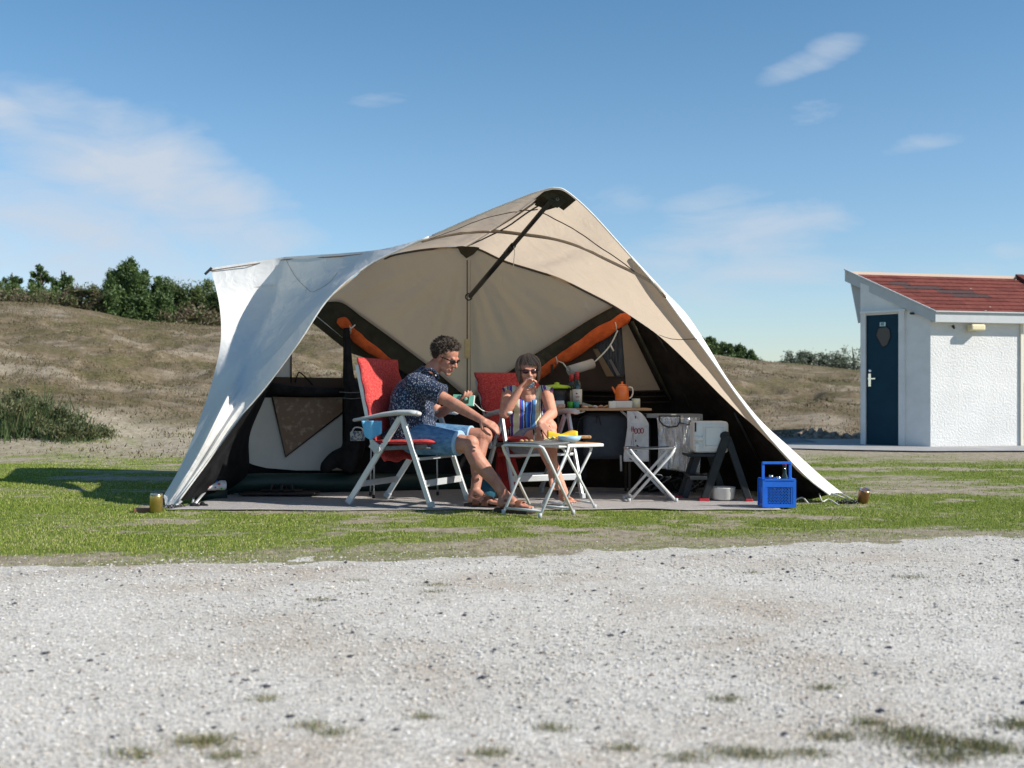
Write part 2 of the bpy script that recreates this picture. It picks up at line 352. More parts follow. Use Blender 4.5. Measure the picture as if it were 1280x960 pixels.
# ================================================================ light, sky, camera
SUN_AZ, SUN_EL = 71.0, 35.0        # degrees to the right of the way back to the camera
def setup_world():
    SC.render.engine = 'CYCLES'
    SC.view_settings.view_transform = 'Standard'; SC.view_settings.look = 'None'
    SC.view_settings.exposure = EXPO; SC.view_settings.gamma = 1
    w = bpy.data.worlds.new('World'); SC.world = w; w.use_nodes = True
    nt = w.node_tree; nt.nodes.clear()
    out = nt.nodes.new('ShaderNodeOutputWorld'); bg = nt.nodes.new('ShaderNodeBackground'); bg.inputs['Strength'].default_value = SKY
    sky = nt.nodes.new('ShaderNodeTexSky'); sky.sky_type = 'NISHITA'; sky.sun_disc = False
    sd = sun_dir()
    sky.sun_elevation = R(SUN_EL); sky.sun_rotation = math.atan2(sd.x, sd.y)
    sky.air_density = 1.0; sky.dust_density = .05; sky.ozone_density = 2.2; sky.altitude = 0
    tc = nt.nodes.new('ShaderNodeTexCoord'); sp = nt.nodes.new('ShaderNodeSeparateXYZ'); L(nt, tc.outputs['Generated'], sp.inputs[0])
    def mth(op, a, b=None, clamp=False):
        n = nt.nodes.new('ShaderNodeMath'); n.operation = op; n.use_clamp = clamp
        for i, q in enumerate((a, b)):
            if q is None: continue
            if isinstance(q, (int, float)): n.inputs[i].default_value = q
            else: L(nt, q, n.inputs[i])
        return n.outputs[0]
    yy = mth('MAXIMUM', sp.outputs[1], .05); u = mth('DIVIDE', sp.outputs[0], yy); v = mth('DIVIDE', sp.outputs[2], yy)
    cb = nt.nodes.new('ShaderNodeCombineXYZ'); L(nt, u, cb.inputs[0]); L(nt, v, cb.inputs[1])
    # wispy texture, sheared so that streaks run down to the right
    def tex(scale, sx, sy, rot, detail, dist):
        mp = nt.nodes.new('ShaderNodeMapping'); mp.inputs['Scale'].default_value = (sx, sy, 1); mp.inputs['Rotation'].default_value = (0,0,R(rot)); L(nt, cb.outputs[0], mp.inputs[0])
        return noise(nt, scale, detail, .58, mp.outputs[0], dist).outputs['Fac']
    w1 = tex(2.6, 1, 2.6, 22, 10, .9); w2 = tex(9, 1, 3.0, -16, 8, .6); w3 = tex(2.2, 1, 1.6, 0, 3, 0)
    blobs = [(170,215,230,95,-22,.95),(260,255,190,85,-18,.95),(90,275,210,60,-12,.9),(20,150,120,34,-25,.75),(330,290,160,55,-18,.75),
             (470,126,85,20,0,.72),(1015,74,84,26,22,.86),(1015,135,60,30,15,.6),(1150,182,80,22,8,.72),(940,292,180,52,6,1.0),(1130,306,100,17,0,.8),
             (760,260,90,36,5,.55),(1262,315,80,20,8,.7),(900,345,280,60,0,.8),(900,250,110,24,8,.7),(60,330,240,50,-8,.75),(640,395,900,60,0,.25),(1210,335,160,28,0,.6)]
    tot = None
    for (px, py, a, b, rot, st) in blobs:
        mp = nt.nodes.new('ShaderNodeMapping'); mp.vector_type = 'TEXTURE'
        mp.inputs['Location'].default_value = ((px-CX)/FPX, (HY-py)/FPX, 0); mp.inputs['Rotation'].default_value = (0,0,R(rot)); mp.inputs['Scale'].default_value = (a/FPX*1.25, b/FPX*1.25, 1)
        L(nt, cb.outputs[0], mp.inputs[0])
        ln = nt.nodes.new('ShaderNodeVectorMath'); ln.operation = 'LENGTH'; L(nt, mp.outputs[0], ln.inputs[0])
        mr = nt.nodes.new('ShaderNodeMapRange'); mr.interpolation_type = 'SMOOTHSTEP'
        mr.inputs[1].default_value = 1.15; mr.inputs[2].default_value = .1; mr.inputs[3].default_value = 0; mr.inputs[4].default_value = st
        L(nt, ln.outputs['Value'], mr.inputs[0])
        tot = mr.outputs[0] if tot is None else mth('MAXIMUM', tot, mr.outputs[0])
    wn = mth('ADD', mth('MULTIPLY', w1, .6), mth('MULTIPLY', w2, .4))
    wn0 = wn; wn = mth('MULTIPLY', mth('SUBTRACT', wn, .34), 3.6, True)
    soft = mth('MULTIPLY', mth('SUBTRACT', w3, .3), 1.6, True)
    cm = mth('MULTIPLY', mth('SUBTRACT', mth('ADD', mth('ADD', mth('MULTIPLY', wn0, 1.75), mth('MULTIPLY', w3, .35)), mth('MULTIPLY', tot, .50)), 1.27), 2.3, True); cm = mth('MULTIPLY', cm, mth('MULTIPLY', tot, 2.2, True), True); cm = mth('MULTIPLY', cm, .92)
    # no clouds behind the camera or below the horizon
    cm = mth('MULTIPLY', cm, mth('GREATER_THAN', sp.outputs[1], .05))
    hs = nt.nodes.new('ShaderNodeHueSaturation'); hs.inputs['Saturation'].default_value = SKYSAT; hs.inputs['Hue'].default_value = .5; L(nt, sky.outputs[0], hs.inputs['Color'])
    gm = nt.nodes.new('ShaderNodeGamma'); gm.inputs['Gamma'].default_value = SKYGAM; L(nt, hs.outputs[0], gm.inputs[0])
    mx = nt.nodes.new('ShaderNodeMix'); mx.data_type = 'RGBA'; L(nt, cm, mx.inputs['Factor'])
    mx.inputs[7].default_value = CLOUDC
    # the low sky is a clear blue, not yellow
    vr = nt.nodes.new('ShaderNodeMapRange'); vr.inputs[1].default_value = 0; vr.inputs[2].default_value = .40; L(nt, sp.outputs[2], vr.inputs[0])
    gr = ramp(nt, [(0,(.70,.76,.88)),(.2,(.80,.86,.95)),(.5,(.74,.89,.96)),(1,(.53,.82,.90))]); L(nt, vr.outputs[0], gr.inputs[0])
    ml = nt.nodes.new('ShaderNodeMix'); ml.data_type = 'RGBA'; ml.blend_type = 'MULTIPLY'; ml.inputs['Factor'].default_value = 1; L(nt, gm.outputs[0], ml.inputs[6]); L(nt, gr.outputs[0], ml.inputs[7]); L(nt, ml.outputs[2], mx.inputs[6])
    L(nt, mx.outputs[2], bg.inputs['Color']); L(nt, bg.outputs[0], out.inputs['Surface'])
    sl = bpy.data.lights.new('sun', 'SUN'); sl.energy = SUNP; sl.angle = R(.55); sl.color = (1, .945, .86)
    so = bpy.data.objects.new('sun', sl); COL.objects.link(so); so.location = (10, -5, 12)
    so.rotation_euler = (-sd).to_track_quat('-Z', 'Y').to_euler()
    cam = bpy.data.cameras.new('camera'); co = bpy.data.objects.new('camera', cam); COL.objects.link(co); SC.camera = co
    co.location = (0, 0, CH); co.rotation_euler = (R(90), 0, 0); cam.sensor_width = 36; cam.lens = FPX/1280*36
    cam.shift_y = (HY-480)/1280; cam.clip_start = .05; cam.clip_end = 3000
    cam.dof.use_dof = True; cam.dof.focus_distance = 8.0; cam.dof.aperture_fstop = 3.2
def sun_dir():
    a, e = R(SUN_AZ), R(SUN_EL); return Vector((math.sin(a)*math.cos(e), -math.cos(a)*math.cos(e), math.sin(e)))
SUNP, SKY, EXPO, SKYSAT, SKYGAM, CLOUDC = 4.8, .100, .52, 1.0, 1.0, (4.2, 4.7, 5.4, 1)
# ================================================================ terrain
CREST = np.array([(-2000,360),(-600,368),(0,377),(60,380),(120,389),(160,398),(200,403),(275,408),(350,402),(440,400),(520,408),(600,420),(860,437),(890,443),(940,450),(1000,455),(1072,463),(1150,474),(1300,480),(1700,470),(3500,470)], float)
YC = 34.0
def height(x, y):
    u = x/np.maximum(y, 10.); px = 640+1422*u
    yc = np.interp(px, CREST[:,0], CREST[:,1]); zc = CH+(HY-yc)*YC/FPX
    left = 1-sstep(480, 700, px)
    ys = 14.6*left+20.5*(1-left)
    t = np.clip((y-ys)/(YC-ys), 0, 1); s = t*t*(3-2*t)*.35+t*.65
    z = zc*s
    m = np.sin(np.pi*np.clip(t,0,1))
    z = z+m*(1.0*(fbm(x*.16+3, y*.22, 3)-.5)+.55*(fbm(x*.6, y*.8, 3)-.5)+.22*(fbm(x*2.6, y*2.6, 2)-.5))
    z = np.where(y > YC, zc-(y-YC)*.035, z)
    z = np.where(y > YC, np.maximum(z, -1.2), z)
    z = z*np.where(y > 14, 1, 0)+.012*(fbm(x*.8, y*.8, 2)-.5)*sstep(9, 12, y)
    return z
def grassmask(x, y):
    px = 640+1422*x/np.maximum(y,1)
    n = fbm(x*.55+5, y*1.5+2, 4); n2 = fbm(x*2.4, y*4.2, 4)
    n3 = fbm(x*9, y*14, 3); g = sstep(.34, .56, n*.5+n2*.28+n3*.22)
    # trodden band along the gravel edge, broad dry patch on the right
    ee = np.interp(px, [-900,0,200,440,640,900,1280,2200], [5.15,5.20,5.45,5.68,5.82,6.08,6.50,7.3]); band = np.exp(-((y-ee-.22)/.30)**2)*sstep(.30,.60,fbm(x*.7+9, y*2.0, 3)*.6+.4*n3+.10*sstep(350,700,px))
    g = g*(1-.92*band); g = g*(1-.5*np.exp(-((y-ee+.15)/.25)**2))
    dry = np.exp(-((y-10.2-.08*(x-4))/.75)**2)*sstep(2.2, 3.6, x)*sstep(.3,.6,fbm(x*.9+2, y*1.3, 3)); g = g*(1-.75*dry)
    yw = y+4.2*(fbm(x*.45+3, y*.5, 4)-.5); dl = sstep(11.2, 15.2, yw)*sstep(.18,.50,fbm(x*.35+7, y*.7, 4)*.6+.4*n3); g = g*(1-.9*dl)
    g = np.maximum(g, .85*sstep(.36,.58,n2*.6+n3*.4)*sstep(6.4,6.9,y)*(1-sstep(8.0,8.6,y)))
    return np.clip(g, 0, 1)
def build_ground():
    ys = np.concatenate([np.array([-40,-20,-10,-5,-2,0,1.]), np.arange(1.5, 5, .12), np.arange(5, 9, .045), np.arange(9, 20, .06), np.arange(20, 36, .14), np.array([37,39,42,46,52,60,80,110,160,250,400,700,1200.])])
    k = np.linspace(-1, 1, 561); k = np.sign(k)*(.52*np.abs(k)+.48*np.abs(k)**5)
    X = []; Y = []
    for y in ys:
        w = 22+max(y,0)*1.1; X.append(k*w); Y.append(np.full_like(k, y))
    X = np.array(X); Y = np.array(Y); Z = height(X, Y)
    nr, nc = X.shape
    co = np.stack([X,Y,Z], -1).reshape(-1,3)
    idx = np.arange(nr*nc).reshape(nr,nc)
    q = np.stack([idx[:-1,:-1], idx[:-1,1:], idx[1:,1:], idx[1:,:-1]], -1).reshape(-1,4)
    me = bpy.data.meshes.new('ground'); me.vertices.add(len(co)); me.vertices.foreach_set('co', co.ravel())
    me.loops.add(q.size); me.loops.foreach_set('vertex_index', q.ravel()); me.polygons.add(len(q))
    me.polygons.foreach_set('loop_start', np.arange(0, q.size, 4)); me.polygons.foreach_set('use_smooth', [True]*len(q)); me.update()
    g = grassmask(X, Y).ravel(); dn = sstep(15.5, 19.5, Y+2.2*(fbm(X*.3, Y*.3, 3)-.5)).ravel()
    a = me.attributes.new('grass', 'FLOAT', 'POINT'); a.data.foreach_set('value', g)
    a = me.attributes.new('dune', 'FLOAT', 'POINT'); a.data.foreach_set('value', dn)
    m, nt, out = new_mat('ground_cover')
    b = nt.nodes.new('ShaderNodeBsdfPrincipled'); b.inputs['Roughness'].default_value = .95; b.inputs['Specular IOR Level'].default_value = .15; L(nt, b.outputs[0], out.inputs['Surface'])
    def attr(nm):
        n = nt.nodes.new('ShaderNodeAttribute'); n.attribute_name = nm; return n.outputs['Fac']
    def mix(f, a_, b_):
        n = nt.nodes.new('ShaderNodeMix'); n.data_type = 'RGBA'; L(nt, f, n.inputs['Factor']) if not isinstance(f, float) else None
        L(nt, a_, n.inputs[6]); L(nt, b_, n.inputs[7]); return n.outputs[2]
    v = coords(nt); vs = coords(nt, (1, 1.6, 2.2))
    n1 = noise(nt, 14, 6, .7, v); lawn = ramp(nt, [(.30,(.110,.145,.028)),(.52,(.185,.235,.048)),(.72,(.30,.31,.09))]); L(nt, n1.outputs['Fac'], lawn.inputs[0])
    n2 = noise(nt, 9, 6, .7, v); sand = ramp(nt, [(.3,(.24,.195,.135)),(.5,(.38,.325,.245)),(.72,(.52,.46,.37))]); L(nt, n2.outputs['Fac'], sand.inputs[0])
    n3 = noise(nt, .42, 10, .74, vs, .4); dune = ramp(nt, [(.36,(.066,.070,.026)),(.43,(.115,.106,.048)),(.485,(.150,.118,.072)),(.545,(.235,.190,.132)),(.62,(.38,.33,.26))]); L(nt, n3.outputs['Fac'], dune.inputs[0])
    n3b = noise(nt, 9, 6, .75, vs); dune2 = ramp(nt, [(.38,(.050,.048,.018)),(.5,(.145,.105,.062)),(.64,(.33,.27,.20))]); L(nt, n3b.outputs['Fac'], dune2.inputs[0])
    dm = nt.nodes.new('ShaderNodeMix'); dm.data_type = 'RGBA'; dm.inputs['Factor'].default_value = .34; L(nt, dune.outputs[0], dm.inputs[6]); L(nt, dune2.outputs[0], dm.inputs[7])
    # grass mask broken up by fine noise
    nf = noise(nt, 16, 6, .75, v)
    ad = nt.nodes.new('ShaderNodeMath'); ad.operation = 'ADD'; L(nt, attr('grass'), ad.inputs[0]); L(nt, nf.outputs['Fac'], ad.inputs[1])
    mr = nt.nodes.new('ShaderNodeMapRange'); mr.inputs[1].default_value = .62; mr.inputs[2].default_value = 1.15; L(nt, ad.outputs[0], mr.inputs[0])
    base = mix(mr.outputs[0], sand.outputs[0], lawn.outputs[0])
    n4 = noise(nt, .9, 6, .7, v)
    ad2 = nt.nodes.new('ShaderNodeMath'); ad2.operation = 'ADD'; L(nt, attr('dune'), ad2.inputs[0]); L(nt, n4.outputs['Fac'], ad2.inputs[1])
    mr2 = nt.nodes.new('ShaderNodeMapRange'); mr2.inputs[1].default_value = .75; mr2.inputs[2].default_value = 1.25; L(nt, ad2.outputs[0], mr2.inputs[0])
    col = mix(mr2.outputs[0], base, dm.outputs[2])
    L(nt, col, b.inputs['Base Color'])
    nb = noise(nt, 22, 7, .75, v); bp = nt.nodes.new('ShaderNodeBump'); bp.inputs['Strength'].default_value = .9; bp.inputs['Distance'].default_value = .05
    L(nt, nb.outputs['Fac'], bp.inputs['Height']); L(nt, bp.outputs[0], b.inputs['Normal'])
    me.materials.append(m); o = bpy.data.objects.new('ground', me); COL.objects.link(o); tag(o, kind='structure')
def np_mesh(name, co, faces, mats, midx=None, smooth=False, parent=None, attr=None):
    me = bpy.data.meshes.new(name); co = np.asarray(co, float); faces = np.asarray(faces, int); k = faces.shape[1]
    me.vertices.add(len(co)); me.vertices.foreach_set('co', co.ravel())
    me.loops.add(faces.size); me.loops.foreach_set('vertex_index', faces.ravel()); me.polygons.add(len(faces))
    me.polygons.foreach_set('loop_start', np.arange(0, faces.size, k))
    for m in mats: me.materials.append(m if not isinstance(m, str) else MT[m])
    if midx is not None: me.polygons.foreach_set('material_index', np.asarray(midx, dtype=np.int32))
    me.polygons.foreach_set('use_smooth', [smooth]*len(faces)); me.update(); me.validate()
    o = bpy.data.objects.new(name, me); COL.objects.link(o)
    if parent is not None: o.parent = parent
    return o
def edge_y(x):       # where the gravel stops
    px = 640+1422*x/6.0
    return np.interp(px, [-900,0,200,440,640,900,1280,2200], [5.15,5.20,5.45,5.68,5.82,6.08,6.50,7.3])
def build_gravel():
    ys = np.concatenate([np.array([-30,-10,-3,0,1.2]), np.arange(1.6, 7.9, .05)]); k = np.linspace(-1,1,561); k = np.sign(k)*(.4*np.abs(k)+.6*np.abs(k)**4)
    X = np.array([k*26 for y in ys]); Y = np.array([np.full_like(k, y) for y in ys])
    e = edge_y(X)+.22*(fbm(X*1.1, Y*.5, 4)-.5)+.25*(fbm(X*5, Y*3, 3)-.5)
    Z = np.clip((e-.30-Y)*.035, -.05, .010)+.016*(fbm(X*5, Y*9, 3)-.5)*sstep(-.9,.1,Y-e)+.006*(fbm(X*2, Y*2, 3)-.5)+.004
    Z = np.where(Y < 1.3, .012, Z)
    nr, nc = X.shape; idx = np.arange(nr*nc).reshape(nr,nc)
    q = np.stack([idx[:-1,:-1], idx[:-1,1:], idx[1:,1:], idx[1:,:-1]], -1).reshape(-1,4)
    m, nt, out = new_mat('gravel')
    b = nt.nodes.new('ShaderNodeBsdfPrincipled'); b.inputs['Roughness'].default_value = .9; b.inputs['Specular IOR Level'].default_value = .2; L(nt, b.outputs[0], out.inputs['Surface'])
    v = coords(nt); vo = nt.nodes.new('ShaderNodeTexVoronoi'); vo.inputs['Scale'].default_value = 120; L(nt, v, vo.inputs['Vector'])
    sp = nt.nodes.new('ShaderNodeSeparateColor'); L(nt, vo.outputs['Color'], sp.inputs[0])
    rp = ramp(nt, [(0,(.18,.175,.17)),(.08,(.38,.37,.355)),(.35,(.475,.46,.435)),(.7,(.56,.54,.51)),(1,(.70,.675,.64))]); L(nt, sp.outputs[0], rp.inputs[0])
    n = noise(nt, .9, 6, .65, v); rp2 = ramp(nt, [(.36,(.80,.72,.63)),(.5,(.96,.935,.89)),(.62,(1.04,1.02,.985))]); L(nt, n.outputs['Fac'], rp2.inputs[0])
    mx = nt.nodes.new('ShaderNodeMix'); mx.data_type = 'RGBA'; mx.blend_type = 'MULTIPLY'; mx.inputs['Factor'].default_value = 1; L(nt, rp.outputs[0], mx.inputs[6]); L(nt, rp2.outputs[0], mx.inputs[7])
    L(nt, mx.outputs[2], b.inputs['Base Color'])
    bp = nt.nodes.new('ShaderNodeBump'); bp.inputs['Strength'].default_value = .5; bp.inputs['Distance'].default_value = .008; bp.invert = True
    L(nt, vo.outputs['Distance'], bp.inputs['Height']); L(nt, bp.outputs[0], b.inputs['Normal'])
    o = np_mesh('gravel_road', np.stack([X,Y,Z],-1).reshape(-1,3), q, [m], smooth=True); tag(o, kind='structure')
    # loose stones
    N = 62000
    y = 2.0+(7.4-2.0)*rng.random(N)**.9; x = (rng.random(N)*2-1)*(.62*y+.5)
    ez = edge_y(x)+.22*(fbm(x*1.1, y*.5, 4)-.5)+.25*(fbm(x*5, y*3, 3)-.5); keep = (y < ez-.42+.35*rng.random(N)**2) | ((y < ez+.15) & (rng.random(N) < .06)); x, y = x[keep], y[keep]; N = len(x)
    s = .0028+.0052*rng.random(N)**2; big = rng.random(N) < .010; s[big] *= 1.9
    base = np.array([(1,0,0),(0,1,0),(-1,0,0),(0,-1,0),(0,0,.42),(0,0,-.5)])
    fc = np.array([(0,1,4),(1,2,4),(2,3,4),(3,0,4),(1,0,5),(2,1,5),(3,2,5),(0,3,5)])
    an = rng.random(N)*6.283; sc = .6+.8*rng.random((N,6,3))
    vv = base[None]*sc*s[:,None,None]; c, sn = np.cos(an), np.sin(an)
    xx = vv[...,0]*c[:,None]-vv[...,1]*sn[:,None]; yy = vv[...,0]*sn[:,None]+vv[...,1]*c[:,None]
    z0 = .014+s*.3
    co = np.stack([xx+x[:,None], yy+y[:,None], vv[...,2]+z0[:,None]], -1).reshape(-1,3)
    f = (fc[None]+6*np.arange(N)[:,None,None]).reshape(-1,3)
    cl = np.where(rng.random(N) < .035, 3, rng.integers(0,3,N)); cl = np.where(big & (rng.random(N) < .75), 3, cl)
    cl = np.where(rng.random(N) < .03, 4, cl)
    ms = [mat('stone_light', (.64,.62,.59), .85), mat('stone_mid', (.46,.445,.42), .85), mat('stone_warm', (.52,.475,.41), .85), mat('stone_dark', (.05,.052,.065), .8), mat('stone_brown', (.22,.15,.10), .85)]
    o = np_mesh('gravel_stones', co, f, ms, np.repeat(cl, 8)); tag(o, 'loose pale and dark stones lying all over the gravel road', 'gravel', kind='stuff')
def blades(name, x, y, z, h, w, mats, midx, label, cat, kind='stuff', parent=None, lean=.5):
    N = len(x); an = rng.random(N)*6.283; la = rng.random(N)*6.283; ll = lean*h*rng.random(N)
    dx, dy = np.cos(an)*w/2, np.sin(an)*w/2
    a = np.stack([x-dx, y-dy, z-.004], -1); b = np.stack([x+dx, y+dy, z-.004], -1); c = np.stack([x+np.cos(la)*ll, y+np.sin(la)*ll, z+h], -1)
    co = np.stack([a,b,c], 1).reshape(-1,3); f = np.arange(3*N).reshape(-1,3)
    o = np_mesh(name, co, f, mats, midx, parent=parent)
    return tag(o, label, cat, kind=kind) if kind or label else o
def grass_mats():
    r_ = []
    for nm, c in (('grass_a',(.155,.210,.038)),('grass_b',(.235,.305,.058)),('grass_c',(.35,.38,.10)),('grass_dry',(.48,.43,.25))):
        m, nt, out = new_mat(nm); d = nt.nodes.new('ShaderNodeBsdfDiffuse'); t = nt.nodes.new('ShaderNodeBsdfTranslucent'); mx = nt.nodes.new('ShaderNodeMixShader')
        d.inputs[0].default_value = rgba(c); t.inputs[0].default_value = rgba([q*1.1 for q in c]); mx.inputs[0].default_value = .3
        L(nt, d.outputs[0], mx.inputs[1]); L(nt, t.outputs[0], mx.inputs[2]); L(nt, mx.outputs[0], out.inputs['Surface']); r_.append(m)
    return r_
def build_grass():
    gm = grass_mats()
    N = 420000; y = 5.3+(15.5-5.3)*rng.random(N)**1.35; x = (rng.random(N)*2-1)*(.55*y+.6)
    g = grassmask(x, y)*sstep(-.15, .45, y-edge_y(x)+.20-.2*(fbm(x*1.3+4, y*3, 3)-.5))
    e = edge_y(x)+.22*(fbm(x*1.1, y*.5, 4)-.5)+.25*(fbm(x*5, y*3, 3)-.5); g = np.where(y < e-.35, g*.25, g)
    on_mat = (x > -2.35) & (x < 1.75) & (y > 7.74) & (y < 9.6)
    keep = (rng.random(N) < g*.95+.03) & ~on_mat & ~((y > 15.2) & (x > 3.3)); x, y, g = x[keep], y[keep], g[keep]; N = len(x)
    z = height(x, y); z = np.where(y < 14, z*0+.002, z)
    h = (.005+.008*rng.random(N))*(.6+.4*g)*(1+.25*(y-6)/8); w = .0035+.0006*y
    u = rng.random(N)+.55*(fbm(x*1.5, y*2, 3)-.5); mi = np.where(u < .28, 0, np.where(u < .68, 1, np.where(u < .90, 2, 3))); mi = np.where((g < .35) & (rng.random(N) < .5), 3, mi)
    blades('lawn_grass', x, y, z, h, w, gm, mi, 'short green and straw coloured grass of the lawn round the tent', 'grass')
    # tufts growing in the gravel
    T = [(170,952,2),(250,938,2),(330,882,1),(258,935,3),(285,955,2),(905,882,1.2),(1150,935,5),(1130,925,4),(1210,940,4),(1045,930,3),(1090,912,2),(1240,945,4),(920,950,2.5),(610,952,2),(390,916,1.5),(950,955,2.5),(1275,915,3),(1010,952,2),
         (448,730,1),(548,736,1.5),(397,755,1),(545,744,1),(702,722,1),(1140,726,1.5),(940,720,1),(690,920,1.5),(460,1010,3),(860,958,2),(1180,955,4),(530,905,1),(415,925,1.5),(1030,868,1),(780,945,1.5)]
    X=[];Y=[];Hh=[];Mi=[]
    for px, py, k in T:
        Yg = CH*FPX/(py-HY); c = G(px, Yg); n = int(110*k); r_ = .011*k**.6*(Yg/2.6)**.7
        xx = rng.normal(0, r_*1.8, n); yy = rng.normal(0, r_*1.1, n)
        X.append(c.x+xx); Y.append(Yg+yy); Hh.append((.012+.018*rng.random(n))*(1 if Yg < 4 else .7)); Mi.append(rng.choice([0,1,2,3], n, p=[.25,.25,.2,.3]))
    X=np.concatenate(X);Y=np.concatenate(Y);Hh=np.concatenate(Hh);Mi=np.concatenate(Mi)
    blades('gravel_grass', X, Y, np.full_like(X,.012), Hh*.8, np.full_like(X,.0028), [mat('tuft_dark', (.085,.105,.03), .9), mat('tuft_green', (.105,.14,.03), .9), mat('tuft_olive', (.15,.14,.06), .9), mat('tuft_dry', (.32,.26,.16), .9)], Mi, 'small sparse tufts of grass growing through the gravel road', 'grass', lean=1.1)
    # dune grass
    N = 150000; y = 13.5+(34.5-13.5)*rng.random(N); x = (rng.random(N)*2-1)*(.56*y)
    px = 640+1422*x/y; dn = fbm(x*.5+4, y*.9, 4); keep = (rng.random(N) < (sstep(.40,.62,dn)*.9+.08)*sstep(13.3, 18.5, y+3.0*(fbm(x*.5,y*.5,3)-.5))) & ~((px > 930) & (y < 20.4)); x, y = x[keep], y[keep]; N = len(x)
    z = height(x, y); h = .02+.045*rng.random(N)**2; u = rng.random(N)+.9*(fbm(x*.35, y*.6, 3)-.5)
    dm = [mat('dune_grass_a', (.065,.068,.022), .9), mat('dune_grass_b', (.115,.095,.042), .9), mat('dune_grass_c', (.20,.15,.09), .9), mat('dune_grass_d', (.085,.052,.032), .9)]
    mi = np.where(u < .25, 0, np.where(u < .55, 1, np.where(u < .85, 2, 3)))
    blades('dune_grass', x, y, z, h, np.full(N,.022), dm, mi, 'dry brown and olive tufts covering the dune slopes', 'grass', lean=1.2)
# ================================================================ vegetation
def foliage(name, mats, parent, clumps, leaf, n_per, seed, flat=1.0, up=0.0):
    """clumps: list of (centre, radii); leaves are small pointed faces spread through each clump"""
    r = np.random.default_rng(seed); cos = []; mi = []
    for (c, rad) in clumps:
        n = int(n_per*r.uniform(.7,1.3)); d = r.normal(size=(n,3)); d /= np.linalg.norm(d,axis=1)[:,None]
        rr = r.random(n)**.45; p = np.array(c)+d*(rr*np.abs(r.normal(1,.35,n)))[:,None]*np.array(rad)*1.15
        a = r.normal(size=(n,3)); a[:,2] += up; a /= np.linalg.norm(a,axis=1)[:,None]; b = np.cross(a, r.normal(size=(n,3))); b /= np.linalg.norm(b,axis=1)[:,None]
        s = leaf*(.6+.8*r.random((n,1)))
        cos.append(np.stack([p-b*s*.28*flat, p+a*s, p+b*s*.28*flat, p-a*s*.35], 1)); k = r.integers(0, len(mats)); mi.append(np.where(r.random(n) < .6, k, r.integers(0, len(mats), n)))
    co = np.concatenate(cos).reshape(-1,3); f = np.arange(len(co)).reshape(-1,4)
    inv = np.array(root_matrix(parent).inverted()); co = co@inv[:3,:3].T+inv[:3,3]
    return np_mesh(name, co, f, mats, np.concatenate(mi), parent=parent)
def leaf_mat(nm, c):
    m, nt, out = new_mat(nm); d = nt.nodes.new('ShaderNodeBsdfPrincipled'); t = nt.nodes.new('ShaderNodeBsdfTranslucent'); mx = nt.nodes.new('ShaderNodeMixShader')
    d.inputs['Base Color'].default_value = rgba(c); d.inputs['Roughness'].default_value = .6; t.inputs[0].default_value = rgba([c[0]*1.2,c[1]*1.2,c[2]*.8]); mx.inputs[0].default_value = .25
    L(nt, d.outputs[0], mx.inputs[1]); L(nt, t.outputs[0], mx.inputs[2]); L(nt, mx.outputs[0], out.inputs['Surface']); return m
